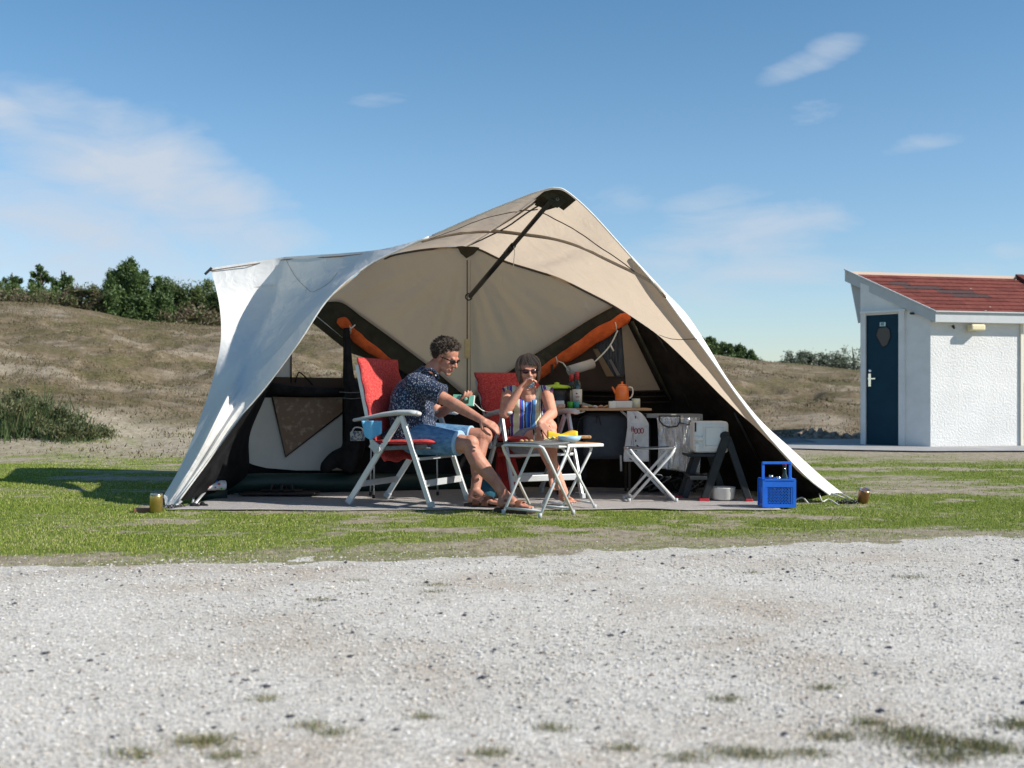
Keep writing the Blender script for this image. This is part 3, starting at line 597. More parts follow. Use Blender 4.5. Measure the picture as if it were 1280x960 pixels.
def build_trees():
    pine = [leaf_mat('pine_a',(.040,.078,.024)), leaf_mat('pine_b',(.070,.120,.034)), leaf_mat('pine_c',(.105,.165,.05))]
    bush = [leaf_mat('bush_a',(.055,.085,.025)), leaf_mat('bush_b',(.095,.135,.040)), leaf_mat('bush_c',(.135,.17,.06)), leaf_mat('bush_d',(.085,.125,.038))]
    brown = [leaf_mat('brown_a',(.12,.10,.055)), leaf_mat('brown_b',(.16,.125,.085)), leaf_mat('brown_c',(.085,.11,.035))]
    airy = [leaf_mat('airy_a',(.14,.17,.13)), leaf_mat('airy_b',(.20,.23,.18)), leaf_mat('airy_c',(.10,.12,.085))]
    def gz(px, Y): x = (px-CX)*Y/FPX; return float(height(np.array([x]), np.array([Y]))[0])
    def tree(kind, px, py_top, wpx, Y, label, cat, group, mats, sd, nc, leaf, n_per, spiky=False):
        r = np.random.default_rng(sd); x = (px-CX)*Y/FPX; z0 = gz(px, Y)-.05; zt = CH+(HY-py_top)*Y/FPX; H = zt-z0; W = wpx*Y/FPX
        t = thing(kind, label, cat, (x, Y, z0), group=group)
        mb = MB(); mb.tube([(x,Y,z0-.2),(x+.03*H,Y,z0+.4*H),(x-.02*H,Y,z0+.92*H)], [.05*H,.035*H,.008*H], 7, smoothpts=4)
        cl = []; leaders = [(0,1.0,1.0),(W*.22,.84,.75),(-W*.24,.80,.75),(W*.05,.92,.6)] if W > .7 else [(0,1.0,1.0)]
        for i in range(nc):
            if spiky:
                ld = leaders[r.integers(0,len(leaders))]; h = r.random()**.8; an = r.random()*6.283; rad = W*.5*(1.0-h*.90)*r.uniform(.25,1.15)*ld[2]
                c = (x+ld[0]+math.cos(an)*rad, Y+math.sin(an)*rad, z0+H*ld[1]*(.05+.88*h)); rr = W*.105*(1.2-h*.75)*r.uniform(.6,1.35)
                cl.append((c, (rr,rr,rr*1.35)))
            else:
                an = r.random()*6.283; rad = W*.5*math.sqrt(r.random()); h = r.random()
                top = .92-.35*(rad/(W*.5))**2*r.uniform(.6,1.2)
                c = (x+math.cos(an)*rad, Y+math.sin(an)*rad*.8, z0+H*h*top); rr = W*r.uniform(.06,.20)
                cl.append((c, (rr,rr,rr*.9)))
            if i % 3 == 0: mb.tube([(x,Y,z0+H*(.15+.5*h)*.8),(c[0],c[1],c[2])], [.014*H,.004*H], 5)
        mb.build('trunk', 'bark', t)
        foliage('crown', mats, t, cl, leaf, n_per, sd+1, up=.5 if spiky else 0)
        return t
    tree('pine_tree', 160, 322, 82, 35.5, 'tallest pine on the left dune crest, round topped and dark green', 'tree', None, pine, 1, 170, .075, 230, True)
    tree('pine_tree', 196, 345, 62, 35.2, 'dense lower pine leaning against the right side of the tallest pine', 'tree', None, pine, 2, 60, .08, 220, True)
    tree('pine_tree', 16, 336, 36, 37, 'small pointed pine at the far left edge of the photo', 'tree', None, pine, 3, 40, .085, 130, True)
    tree('pine_tree', 50, 325, 34, 37, 'small pointed pine with the tallest tip of the left three', 'tree', None, pine, 4, 38, .085, 120, True)
    tree('pine_tree', 78, 333, 40, 37, 'small pointed pine just left of the brown bushes', 'tree', None, pine, 5, 42, .085, 130, True)
    B = [(-12,352,52,'dark bush under the far left pine, cut by the photo edge'),(34,358,52,'dark bush between the first and second small pines'),(68,362,46,'low bush at the foot of the third small pine'),
         (214,347,56,'dark green bush directly right of the tall pines'),(240,350,50,'round green bush in the middle of the crest between pines and tent'),(264,347,52,'dense green bush beside the white tent corner'),(300,352,60,'dark bush mostly hidden behind the white tent corner')]
    for i, (px, tp, w, lb) in enumerate(B): tree('crest_bush', px, tp, w, 36+.4*(i%2), lb, 'bush', 'green bushes along the left dune crest', bush, 20+i, 62, .065, 230)
    B = [(20,366,60,'brownish low bush under the far left pines'),(96,352,46,'brown twiggy bush right of the small pines'),(118,352,44,'brown twiggy bush touching the tallest pine'),(65,372,60,'low brown scrub below the three small pines'),(236,384,70,'low brown scrub in front of the green bushes beside the tent')]
    for i, (px, tp, w, lb) in enumerate(B): tree('brown_bush', px, tp, w, 35.2, lb, 'bush', 'brown scrub on the left dune crest', brown, 40+i, 26, .07, 170)
    for i, (px, tp, w, lb) in enumerate([(886,419,22,'small pine closest to the right tent slope'),(904,427,24,'second small pine right of the tent slope'),(922,430,22,'third small pine right of the tent slope'),(938,438,16,'tiny pine at the right end of the small pine row'),(868,416,30,'small pine hidden mostly behind the right tent slope')]):
        tree('small_pine', px, tp, w*1.5, 36, lb, 'tree', 'small pines on the right dune crest', pine, 60+i, 44, .06, 120, True)
    for i, (px, tp, w, lb) in enumerate([(990,438,24,'pale airy shrub at the left end of the shrub row'),(1006,438,22,'pale airy shrub second from the left in the row by the shed'),(1024,440,26,'pale airy shrub in the middle of the row by the shed'),(1044,438,28,'pale airy shrub second from the shed'),(1066,430,32,'tallest pale airy shrub touching the shed wall')]):
        tree('pale_shrub', px, tp, w*1.35, 36.5, lb, 'shrub', 'pale airy shrubs on the crest beside the shed', airy, 80+i, 40, .055, 60)
    # marram clump on the left slope
    gm = [mat('marram_a', (.035,.060,.018), .8), mat('marram_b', (.065,.10,.028), .8), mat('marram_c', (.16,.15,.07), .8)]
    for (px, Yg, rx, n, hh, lb) in ((22,16.4,.80,3600,.58,'large dark green shrubby clump with long grass at the left edge of the slope'),(96,15.9,.50,1200,.16,'small thin clump of grass right of the large dark clump')):
        c = G(px, Yg); t = thing('grass_clump', lb, 'plant', (c.x, Yg, gz(px, Yg)))
        r9 = np.random.default_rng(int(px)); cl9 = []
        for k9 in range(int(60*rx/.78)):
            ux = r9.normal(0, .42); hx = math.exp(-ux*ux*1.6); cx9 = c.x+ux*rx*1.15; cy9 = Yg+r9.normal(0,.28)*rx
            cl9.append(((cx9, cy9, float(height(np.array([cx9]), np.array([cy9]))[0])+hh*hx*r9.uniform(.1,.85)), (.13,.11,.10)))
        foliage('foliage', [leaf_mat('shrub_a',(.040,.058,.020)), leaf_mat('shrub_b',(.070,.092,.030)), leaf_mat('shrub_c',(.13,.13,.055))], t, cl9, .045, 110, int(px)+1, flat=.7, up=.8)
        x = rng.normal(0, rx*.5, n); y = rng.normal(0, .5*rx*.8, n); h = hh*(.25+.75*rng.random(n)**1.5)*np.exp(-(x/rx)**2*1.2)
        zz = height(c.x+x, Yg+y)-gz(px, Yg)
        blades('leaves', x, y, zz, h, np.full(n,.020), gm, rng.choice([0,1,2], n, p=[.45,.4,.15]), None, None, kind=None, parent=t, lean=.8)
# ================================================================ paths and shed
def build_paths():
    def sheet(name, pts, z, m, n=60):
        mb = MB(); mb.poly([(p[0],p[1],z) for p in pts]); o = mb.build(name, m); return tag(o, kind='structure')
    sheet('paving', [(3.1,16.95),(4.4,15.95),(5.6,15.45),(7.0,15.55),(8.0,15.7),(10.5,16.3),(10.5,19.5),(5.0,19.6),(4.9,18.2),(3.6,17.6)], .020, 'concrete')
    sheet('path', [(2.6,17.6),(3.9,17.75),(5.05,18.3),(5.1,20.0),(2.4,20.4),(1.0,19.0)], .012, 'road')
    # eroded edge of the dune beside the shed
    n1, n2 = 200, 16; rows = []
    for j in range(n2):
        row = []
        for i in range(n1):
            u = i/(n1-1); v = j/(n2-1); x = 4.4+2.3*u; y = 20.2+.62*v+.2*math.sin(u*5)+.16*mnoise.noise((u*9,v*3,1)); h = .21*(math.sin(math.pi*min(u*1.02,1))**.4)*(.6+.5*mnoise.noise((u*5,3,5))+.35*mnoise.noise((u*23,1,5))+.2*mnoise.noise((u*61,1,5)))
            z = h*min(1, v*1.5)+.05*mnoise.noise((u*28,v*6,3))*math.sin(math.pi*v)+.03*mnoise.noise((u*70,v*9,3))-.03
            if v > .6: z = h*(1-.3*(v-.6))-.02
            row.append((x,y,z))
        rows.append(row)
    mb = MB(); mb.grid(rows); o = mb.build('eroded_bank', 'soil'); tag(o, kind='structure')
def build_shed():
    C = V(6.155,16.73,0); t = thing('shed', 'small white rendered service shed with red shingle roof and blue door', 'shed', tuple(C))
    RT = Matrix.Rotation(R(14),3,'Z'); RW = lambda p: C+RT@(Vector(p)-C); RI = lambda p: C+RT.inverted()@(Vector(p)-C)
    A = V(5.60,17.72,0); Rr = V(7.69,16.73,0); B1 = V(7.69,20.0,0); B2 = V(7.05,20.0,0)
    ze = 1.90; slope = (2.66-1.97)/(17.95-16.62)
    def rz(y): return 1.97+(y-16.62)*slope-.025
    up = lambda p, z: V(p.x, p.y, z)
    mb = MB(); mb.poly([C, Rr, up(Rr, rz(16.8)), up(C, rz(16.8))]); o = mb.build('front_wall', 'render', t, solid=0)
    mb = MB(); mb.poly([Rr, B1, up(B1,1.9), up(V(7.69,17.95,0), rz(17.95)), up(Rr,rz(16.8))]); mb.poly([B1,B2,up(B2,1.9),up(B1,1.9)]); mb.poly([B2,A,up(A,rz(17.72)),up(B2,1.9)]); mb.build('rear_walls', 'render', t)
    # door wall, in boards: left jamb zone, over-door, right zone
    d = (C-A); Ld = d.length; dn = d/Ld; nrm = V(dn.y, -dn.x, 0)
    if nrm.y > 0: nrm = -nrm
    def W(s, z, o=0): p = A+dn*s; return V(p.x, p.y, z)+nrm*o
    def at(px):   # distance along the wall seen at px
        k = (px-CX)/FPX; Aw = RW(A); dw = RT@dn; return (k*Aw.y-Aw.x)/(dw.x-k*dw.y)
    s0, s1 = at(1083), at(1125); zd = 2.0
    mb = MB()
    for a, b, z0, z1a, z1b in ((0,s0,0,None,None),(s1,Ld,0,None,None),(s0,s1,zd,None,None)):
        mb.poly([W(a,z0),W(b,z0),W(b,rz(W(b,0).y)),W(a,rz(W(a,0).y))])
    mb.build('door_wall', 'whitewood', t)
    mb = MB()
    mb.bar(W(s0-.035,0,.015), W(s0-.035,zd+.03,.015), .07, .03, nrm); mb.bar(W(s1+.04,0,.02), W(s1+.04,zd+.03,.02), .09, .04, nrm)
    mb.bar(W(s0-.08,zd+.045,.03), W(s1+.10,zd+.045,.03), .05, .035); mb.build('door_frame', 'whitewood', t)
    mb = MB(); c = (W(s0,0)+W(s1,0))/2; ang = math.atan2(dn.y, dn.x)
    mb.box(V(c.x,c.y,zd/2+.01)-nrm*.025, (s1-s0-.005, .035, zd-.03), (0,0,ang)); door = mb.build('door', 'door', t, bevel=.003)
    def D(px, py): s = at(px); p = RW(W(s,0,0)); return W(s, CH+(HY-py)*p.y/FPX, -.004)
    mb = MB(); pts = [(1098,410),(1108,408.5),(1112,412),(1113,421),(1109,431),(1103.5,434),(1100.5,430),(1095,419)]; mb.prism([D(*q) for q in pts], nrm*.004); mb.build('pane', 'doorwin', door)
    mb = MB(); pr = [D(*q)+nrm*.003 for q in pts]; mb.tube(pr+[pr[0]], .007, 6, caps=False); mb.build('pane_trim', 'blackplastic', door)
    mb = MB(); p = D(1087.3, 475); mb.box(p+nrm*.006, (.045,.012,.20), (0,0,ang)); mb.bar(p+nrm*.05+V(0,0,.02), p+nrm*.05+V(0,0,.02)+dn*.12, .02,.02); mb.bar(p+V(0,0,.02), p+nrm*.055+V(0,0,.02), .02,.02); mb.build('handle', 'chrome', door, bevel=.002)
    mb = MB(); p = D(1087.3,463.5); mb.lathe(p, [(.0,0),(.026,.0),(.026,.01),(.012,.014),(0,.014)], 14, axis=nrm); mb.build('lock', 'chrome', door)
    mb = MB(); p = D(1103.5,405.3)+nrm*.006; mb.box(p, (.095,.006,.06), (0,0,ang)); mb.build('number_plate', mat('pale_mint_plate', (.50,.68,.66), .5), door)
    tx = bpy.data.curves.new('txt', 'FONT'); tx.body = '8E'; tx.size = .06; tx.extrude = .001; tx.align_x = 'CENTER'; tx.align_y = 'CENTER'
    to = bpy.data.objects.new('number', tx); COL.objects.link(to); bpy.context.view_layer.update()
    me = bpy.data.meshes.new_from_object(to.evaluated_get(bpy.context.evaluated_depsgraph_get())); bpy.data.objects.remove(to)
    me.materials.clear(); me.materials.append(MT['door']); o = bpy.data.objects.new('number', me); COL.objects.link(o); o.parent = door
    o.matrix_local = MW[t.name].inverted()@Matrix.Translation(p+nrm*.005)@Matrix.Rotation(ang,4,'Z')@Matrix.Rotation(R(90),4,'X')
    # roof: shingle courses
    xe1 = 8.62; e0 = V(6.14,16.60,1.985); r0 = V(5.53,17.95,2.665)
    up_v = V(0, 17.95-16.60, 2.665-1.985); nr = 10; L_ = up_v.length; upn = up_v.normalized(); rn = V(0,-upn.z, upn.y)
    mb = MB()
    mb.prism([e0+V(0,0,-.03), V(xe1,16.60,1.955), V(xe1,17.95,2.635), r0+V(0,0,-.03)], V(0,0,.022), 3)
    rr = random.Random(3)
    for k in range(nr):
        t0 = k/nr; t1 = (k+1.25)/nr; off = .165*(k%2)+rr.uniform(-.01,.01); xl0 = e0.x+(r0.x-e0.x)*t0; x = 5.2+off
        while x < xe1:
            xa = max(x+.004, e0.x+(r0.x-e0.x)*t0+.015); xb = min(x+.33, xe1)
            if xb-xa > .03:
                t1c = min(t1, 1.0); xat = max(x+.004, e0.x+(r0.x-e0.x)*t1c+.015)
                base = e0+up_v*t0; top = e0+up_v*t1c
                pa = V(xa,base.y,base.z)+rn*.018; pb = V(xb,base.y,base.z)+rn*.018; pc = V(xb,top.y,top.z)+rn*.004; pd = V(min(xat,xb-.01),top.y,top.z)+rn*.004
                q = (xa+xb)/2; fr = (q-5.8)/2.6; py = t0
                worn = abs(py-(.78-.42*fr*1.55)) < .09 and .15 < fr < .62
                mi = 2 if worn else (1 if rr.random() < .3 else 0)
                mb.prism([pa,pb,pc,pd], -rn*.012, mi)
                if rr.random() < .05: mb.ell((pa+pb)/2+upn*.05+rn*.004, (.022,.012,.004), mi=4)
            x += .33
    roof = mb.build('roof', ['shred','shred2','shgrey','seam','stonep'], t)
    mb = MB(); mb.prism([V(xe1+.005,16.60,1.985), V(9.1,16.72,1.985), V(9.1,18.0,2.72), V(xe1+.005,17.95,2.70)], V(0,0,.03)); mb.bar(V(xe1+.01,16.58,2.0), V(xe1+.01,17.97,2.72), .14, .05, mi=0); mb.build('hip_cap', 'shred2', roof)
    mb = MB(); mb.bar(V(5.50,17.97,2.685), V(xe1+.02,17.97,2.685), .06, .045); mb.build('ridge_flashing', 'ridge', roof)
    # rear roof slope
    mb = MB(); mb.prism([V(5.75,17.99,2.66), V(xe1,17.99,2.66), V(xe1,20.3,1.7), V(7.25,20.3,1.7)], V(0,0,.03)); mb.build('rear_roof', 'shred2', t)
    # fascia boards
    mb = MB(); mb.prism([V(6.13,16.58,1.995), V(9.1,16.58,1.995), V(9.1,16.58,1.845), V(6.13,16.58,1.845)], V(0,.03,0)); mb.bar(V(6.12,16.565,2.0), V(9.1,16.565,2.0), .03,.018); mb.build('eave_board', 'greywood', t)
    mb = MB(); a = V(6.135,16.575,1.995); b = V(5.49,17.99,2.735); dd = V(0,0,-.16); sd = V(.03,.02,0); mb.prism([a, b, b+dd*1.1, a+dd], sd); mb.bar(a+V(-.01,-.01,.006), b+V(-.01,-.01,.006), .035, .018); mb.build('verge_board', 'greywood', t)
    mb = MB(); mb.prism([RI(P(1061.5,341.5,17.79)), RI(P(1080,350,17.70)), RI(P(1079,402,17.72)), RI(P(1073.5,404,17.74))], V(.0,.02,0)); mb.build('gable_board', 'greywood', t)
    mb = MB(); mb.prism([V(6.15,16.61,1.85), V(9.0,16.61,1.85), V(9.0,16.86,1.85), V(6.2,16.86,1.85)], V(0,0,.02)); mb.build('soffit', 'whitewood', t)
    mb = MB(); mb.bar(V(7.70,16.72,0), V(7.70,16.72,1.85), .05, .04); mb.build('corner_trim', mat('cream_trim', (.66,.62,.52), .6), t)
    mb = MB(); q = RI(P(1220.5,409.5,16.79)); mb.box(q, (.24,.12,.095)); mb.build('wall_lamp', 'lampyellow', t, bevel=.025, bseg=3)
    mb = MB(); q = RI(P(1191.5,408,16.77)); mb.ell(q, .022); mb.ell(q+V(0,-.02,-.025), .016); mb.build('sensor', 'blackplastic', t)
    mb = MB(); q = RI(P(1142,392,16.88)); mb.tube([q, q+nrm*.09], .018, 10); mb.build('spout', 'blackplastic', t)
    t.rotation_euler = (0,0,R(14))
# ================================================================ tent
YB = np.array([(150,8.5),(200,8.7),(300,9.0),(440,9.3),(515,9.55),(583,9.7),(665,9.64),(736,9.5),(775,9.4),(880,9.4)])
def yb(px): return float(np.interp(px, YB[:,0], YB[:,1]))
def W(px, py, o=0.0): return P(px, py, yb(px)-o)
def wallp(mb, pts, o, mi=0, th=.004):
    """piece of cloth on the rear wall: outline in wall coordinates, o metres in front of the wall"""
    bm = bmesh.new(); vs = [bm.verts.new((p[0],p[1],0)) for p in pts]; f = bm.faces.new(vs)
    bmesh.ops.triangulate(bm, faces=[f])
    for _ in range(3):
        es = [e for e in bm.edges if e.calc_length() > 28]
        if es: bmesh.ops.subdivide_edges(bm, edges=es, cuts=1); bmesh.ops.triangulate(bm, faces=[f for f in bm.faces if len(f.verts) > 3])
    bm.verts.ensure_lookup_table(); bm.verts.index_update()
    mb.add([W(v.co.x, v.co.y, o) for v in bm.verts], [[v.index for v in f.verts] for f in bm.faces], mi, True); bm.free()
    return mb
def build_tent():
    t = thing('tent', 'large cream cotton tent with open sweeping awning, beige inside and dark skirts', 'tent', (-.3, 9.0, 0))
    # ---- left white awning panel
    foot = [P(203,622,8.08), P(213,627,8.03), P(222,628,8.0)]
    left = [P(203,622,8.05), P(228,578,8.01), P(251,520,8.04), P(267,470,8.40), P(276,425,9.15), P(274,380,9.5), P(263,335,9.8)]
    front = [P(222,628,8.0), P(262,574,8.02), P(300,522,8.08), P(335,480,8.15), P(375,426,8.2), P(410,374,8.2), P(455,335,8.15), P(500,312,8.05), P(540,294.5,7.95)]
    topc = [P(263,335,9.8), P(310,328,9.7), P(357,321,9.6), P(420,317,9.2), P(480,311,8.7), P(540,294.5,7.95)]
    foot = [P(203,622,8.05), P(213,627,8.03), P(222,628,8.0)]
    left = [P(203,622,8.08), P(228,578,8.3), P(251,520,8.7), P(267,470,9.0), P(276,425,9.3), P(274,380,9.55), P(263,335,9.8)]
    front = [P(222,628,8.0), P(262,574,8.08), P(300,522,8.16), P(335,480,8.13), P(375,426,8.05), P(410,374,8.05), P(455,335,8.05), P(500,312,8.0), P(540,294.5,7.95)]
    crease = [P(209,625,8.04), P(240,578,8.03), P(272,515,8.09), P(297,463,8.58), P(318,420,9.36), P(340,375,9.66), P(350,348,9.72), P(357,321,9.76)]
    topA = [P(263,335,9.8), P(310,328,9.78), P(357,321,9.76)]; topB = [P(357,321,9.76), P(420,317,9.0), P(480,311,8.35), P(540,294.5,7.95)]
    footA = [foot[0], V(*((foot[0]+crease[0])/2)), crease[0]]; footB = [crease[0], V(*((crease[0]+foot[2])/2)), foot[2]]
    topc = topA+topB[1:]
    ra = coons(footA, topA, left, crease, 22, 110); rb = coons(footB, topB, crease, front, 40, 110)
    rows = [ra[j][:-1]+rb[j] for j in range(110)]
    for k_ in range(3):      # soften the crease
        rows = [[(row[i-1]+row[i]*2+row[i+1])/4 if 16 < i < 27 else row[i] for i in range(len(row))] for row in rows]
    for j, row in enumerate(rows):
        v = j/109
        for i in range(len(row)):
            u = i/60; e = math.sin(math.pi*u); fold = (.030*math.sin(u*15+2.2*v+1.5*math.sin(v*4))+.014*math.sin(u*31+1.3+3*v)+.010*math.sin(u*23+5*v))*e*min(1, v*5)*max(0, 1-v/.62)**1.0
            sag = .05*e*math.sin(math.pi*v)
            fine = (.010*mnoise.noise((u*7, v*3, 2))+.006*mnoise.noise((u*14, v*5, 9)))*e
            row[i] = row[i]+V(.5*fold, -fold-fine+sag*.6, .5*fold-sag*.3)
    mb = MB(); mb.grid(rows); mb.build('awning_panel', 'canvas', t, solid=0)
    PR = rows
    # hem along the front edge
    mb = MB(); mb.tube([PR[j][60]+V(0,-.004,0) for j in range(0,110,2)], .007, 6); mb.build('hem', 'canvas', t)
    mb = MB(); mb.tube([p+V(0,-.03,-.028) for p in curve(topc[:5], 30)], .005, 5); mb.build('ridge_seam', 'brownseam', t)
    mb = MB(); q = P(262,336,9.78); mb.bar(q+V(.02,0,.01), q+V(-.035,-.02,-.05), .022, .022); mb.build('corner_tip', 'blackplastic', t, bevel=.004)
    # curved seam on the white panel: lies on the surface
    def surf(rows_, k=7):
        g_ = np.array([[tuple(p) for p in r_] for r_ in rows_]); a_ = np.linspace(0, g_.shape[0]-1, (g_.shape[0]-1)*k+1); b_ = np.linspace(0, g_.shape[1]-1, (g_.shape[1]-1)*k+1)
        i0 = np.minimum(a_.astype(int), g_.shape[0]-2); f0 = (a_-i0)[:,None,None]; j0 = np.minimum(b_.astype(int), g_.shape[1]-2); f1 = (b_-j0)[None,:,None]
        q = (g_[i0][:,j0]*(1-f0)+g_[i0+1][:,j0]*f0)*(1-f1)+(g_[i0][:,j0+1]*(1-f0)+g_[i0+1][:,j0+1]*f0)*f1
        q = q.reshape(-1,3); u_ = CX+q[:,0]*FPX/q[:,1]; v_ = HY-(q[:,2]-CH)*FPX/q[:,1]
        def f(px, py, o=.010):
            i = np.argmin((u_-px)**2+(v_-py)**2); return Vector(q[i])+V(0,-o,0)
        return f
    on_img = surf(PR)
    mb = MB(); mb.tube([on_img(*q) for q in ((357,322),(362,334),(371,348),(383,360),(390,365),(400,361),(412,353),(422,341))], .0018, 5, smoothpts=3); mb.build('panel_seam', 'seamlight', t)
    # ---- awning roof
    F_ = [(455,335,8.15),(500,312,8.05),(540,294.5,7.95),(600,268,7.8),(660,244,7.65),(684,236.5,7.6),(695,235,7.58),(708,239,7.58),(735,262,7.62),(770,300,7.88),(820,357,8.10),(850,397,8.15),(880,437,8.17),(905,472,8.18),(925,500,8.19),(950,533,8.21),(975,562,8.24),(1010,598,8.28),(1036,618,8.3)]
    B_ = [(440,350,9.3),(480,322,9.45),(515,313,9.55),(550,309,9.65),(573,308,9.7),(579,308.5,9.7),(584,309,9.7),(600,311,9.7),(630,325,9.68),(665,336,9.64),(699,347,9.6),(736,365,9.5),(775,386,9.4),(824,420,9.15),(867,460,8.9),(905,498,8.7),(950,538,8.5),(1000,590,8.38),(1035,618,8.34)]
    Fp, _ = catmull([P(*q) for q in F_], [0]*len(F_), 5); Bp, _ = catmull([P(*q) for q in B_], [0]*len(B_), 5)
    n = len(Fp); nv = 26; rows = []
    for i in range(n):
        u = i/(n-1); row = []
        for k in range(nv):
            s = k/(nv-1); p = Fp[i].lerp(Bp[i], s); e = math.sin(math.pi*s)
            sag = (.05 if 3 < i/5 < 9 else .03)*e*math.sin(math.pi*u)
            if abs(i/5-6) < 1.2: sag -= .035*e*(1-abs(i/5-6)/1.2)
            p = p+V(0,0,-sag)+V(0,0,(.016*mnoise.noise((u*16, s*2.5, 4))+.010*mnoise.noise((u*34, s*1.2, 8)))*e)
            row.append(p)
        rows.append(row)
    RR = rows
    mb = MB(); mb.grid(rows); mb.build('awning_roof', 'beige', t)
    def rf(i5, s, o=.012):
        i = min(max(i5*5, 0), n-1); a = int(i); b = min(a+1, n-1); f = i-a; k = s*(nv-1); c = int(k); d = min(c+1, nv-1); g = k-c
        p = RR[a][c].lerp(RR[b][c], f).lerp(RR[a][d].lerp(RR[b][d], f), g); return p+V(0,-.004,-o)
    def seam(nm, q, r, m):
        mb = MB(); mb.tube([rf(*x) for x in q], r, 6, smoothpts=4); return mb.build(nm, m, t)
    onr = surf(RR, 5)
    def iseam(nm, q, r, m, o=.010, flat=1.0):
        c = curve([P(a_, b_, 8) for a_, b_ in q], 60); pts = []
        for p in c: pts.append(onr(CX+p.x*FPX/p.y, HY-(p.z-CH)*FPX/p.y, o))
        for _ in range(3): pts = [pts[0]]+[(pts[i-1]+pts[i]*2+pts[i+1])/4 for i in range(1,len(pts)-1)]+[pts[-1]]
        mb = MB(); mb.tube(pts, r, 6, flat=flat); return mb.build(nm, m, t)
    iseam('roof_seam', [(527,302),(564,289),(611,271.5),(655,263),(661,264),(672,262)], .0045, 'seam')
    iseam('roof_seam', [(678,266),(717.5,287),(761,317),(792.5,339),(824,362),(835,371.5)], .0045, 'seam')
    iseam('arch_pole', [(528,301),(561,293),(596,289),(624,289),(649,292),(674,295),(705,301),(730,310),(761,325),(792.5,340),(817,354),(835,369)], .015, 'seamlight', .006)
    iseam('arch_seam', [(528,303),(561,295.5),(596,291.5),(624,291.5),(649,294.5),(674,297.5),(705,303.5),(730,312.5),(761,327.5),(792.5,342.5),(817,356),(835,371)], .004, 'seam', .020)
    iseam('ridge_seam', [(680,253),(658,267),(630,286),(589,306)], .006, 'seam', .012)
    mb = MB()
    for s0, s1 in ((5.35,5.9),):
        g = [[rf(a+(b-a)*w, s, .006) for w in (0,.5,1)] for s in np.linspace(.03,.97,16) for a, b in ((s0,s1),)]
        mb.grid(g)
    mb.build('ridge_band', 'seamlight', t)
    mb = MB(); mb.tube([p+V(0,-.012,-.012) for p in Bp[5:62]], .010, 6); mb.build('rear_arch_pole', 'seam', t)
    iseam('roof_seam', [(824,418.5),(836,423),(850,424.5),(871,423.5)], .003, 'seam')
    # dark reinforcement round the front peak
    g = [[rf(a, s, .008) for a in np.linspace(5.0,7.55,9)] for s in np.linspace(-.0,.30,5)]
    def pk(a, s): return rf(a, s, .010)
    g = []
    for s_ in np.linspace(0,1,6):
        g.append([pk(a, s_*(.17 if a < 6 else .20)*(1 if abs(a-6.1) < 1 else .6)) for a in np.linspace(4.75,7.5,12)])
    mb = MB(); mb.grid(g); mb.build('peak_patch', 'olive', t)
    pkp = P(697,243,7.62)
    mb = MB(); mb.prism([P(676,243,7.66),P(690,238,7.66),P(706,239,7.66),P(708,252,7.68),P(703,255,7.68),P(697,259,7.68),P(691,257,7.68),P(686,250,7.68)], V(0,.04,0)); mb.lathe(P(697,249,7.66), [(.0,0),(.013,0),(.013,.006),(.006,.008),(.006,0)], 12, axis=(0,-1,0), mi=1); mb.build('peak_cap', ['olive','alu'], t, bevel=.004)
    g = MB(); wallp(g, [(571,308),(583,307),(600,309),(592,318),(583,323),(576,317)], .03); g.build('rear_peak_patch', 'olive', t)
    # outer white edge on the right
    Fw = [(790,323,7.97),(820,357,8.10),(850,397,8.15),(880,437,8.17),(905,472,8.18),(925,500,8.19),(950,533,8.21),(975,562,8.24),(1010,598,8.28),(1037,619,8.3)]
    Ow = [(790,322,8.08),(821.5,355,8.3),(856,390,8.35),(882,428,8.4),(906.5,469,8.4),(927,497,8.4),(954,529,8.45),(987,559,8.5),(1029,597,8.5),(1054,617,8.42)]
    a, _ = catmull([P(*q) for q in Fw], [0]*len(Fw), 5); b, _ = catmull([P(*q) for q in Ow], [0]*len(Ow), 5)
    mb = MB(); mb.grid([[a[i].lerp(b[i], s)+V(.0,0,.012*math.sin(math.pi*s)) for s in np.linspace(0,1,7)] for i in range(len(a))]); mb.build('awning_edge', 'canvas', t)
    # edge fold all round the front opening
    mb = MB(); mb.tube([p for p in Fp[10:]], .006, 6); mb.build('hem', 'canvas', t)
    # ---- right dark side wall
    Gd = [V((860-CX)*9.6/FPX,9.6,.0), G(880,9.58), G(905,9.5), G(930,9.4), G(955,9.2), G(982,8.9), G(1010,8.6), P(1036,618,8.36)]
    Bd = [P(*q) for q in [(775,386,9.42),(824,420,9.17),(867,460,8.92),(905,498,8.72),(930,519,8.6),(950,538,8.52),(1000,590,8.39),(1035,617.5,8.35)]]
    g1 = curve(Gd, 60); g0, _ = catmull(Bd, [0]*8, 8); g0 = curve(Bd, 60)
    rows = [[g0[i].lerp(g1[i], s)+V(.02*math.sin(9*s+i*.2)*math.sin(math.pi*s),.03*math.sin(i*.35+3*s)*math.sin(math.pi*s),0) for s in np.linspace(0,1,24)] for i in range(60)]
    mb = MB(); mb.grid(rows); mb.build('side_wall', 'dark', t)
    mb = MB(); mb.tube([P(790,402,9.30),P(812,446,9.32),P(838,500,9.35)], .028, 6, flat=.4); mb.tube([P(812,405,9.1),P(838,446,9.2),P(866,520,9.3)], .012, 6, flat=.4); mb.build('wall_fold', 'olive', t)
    mb = MB(); mb.tube([rows[34][2]+V(-.02,-.02,0), rows[36][10]+V(-.02,-.02,0), rows[34][20]+V(-.02,-.02,0)], .008, 6); mb.build('wall_strap', 'blackplastic', t)
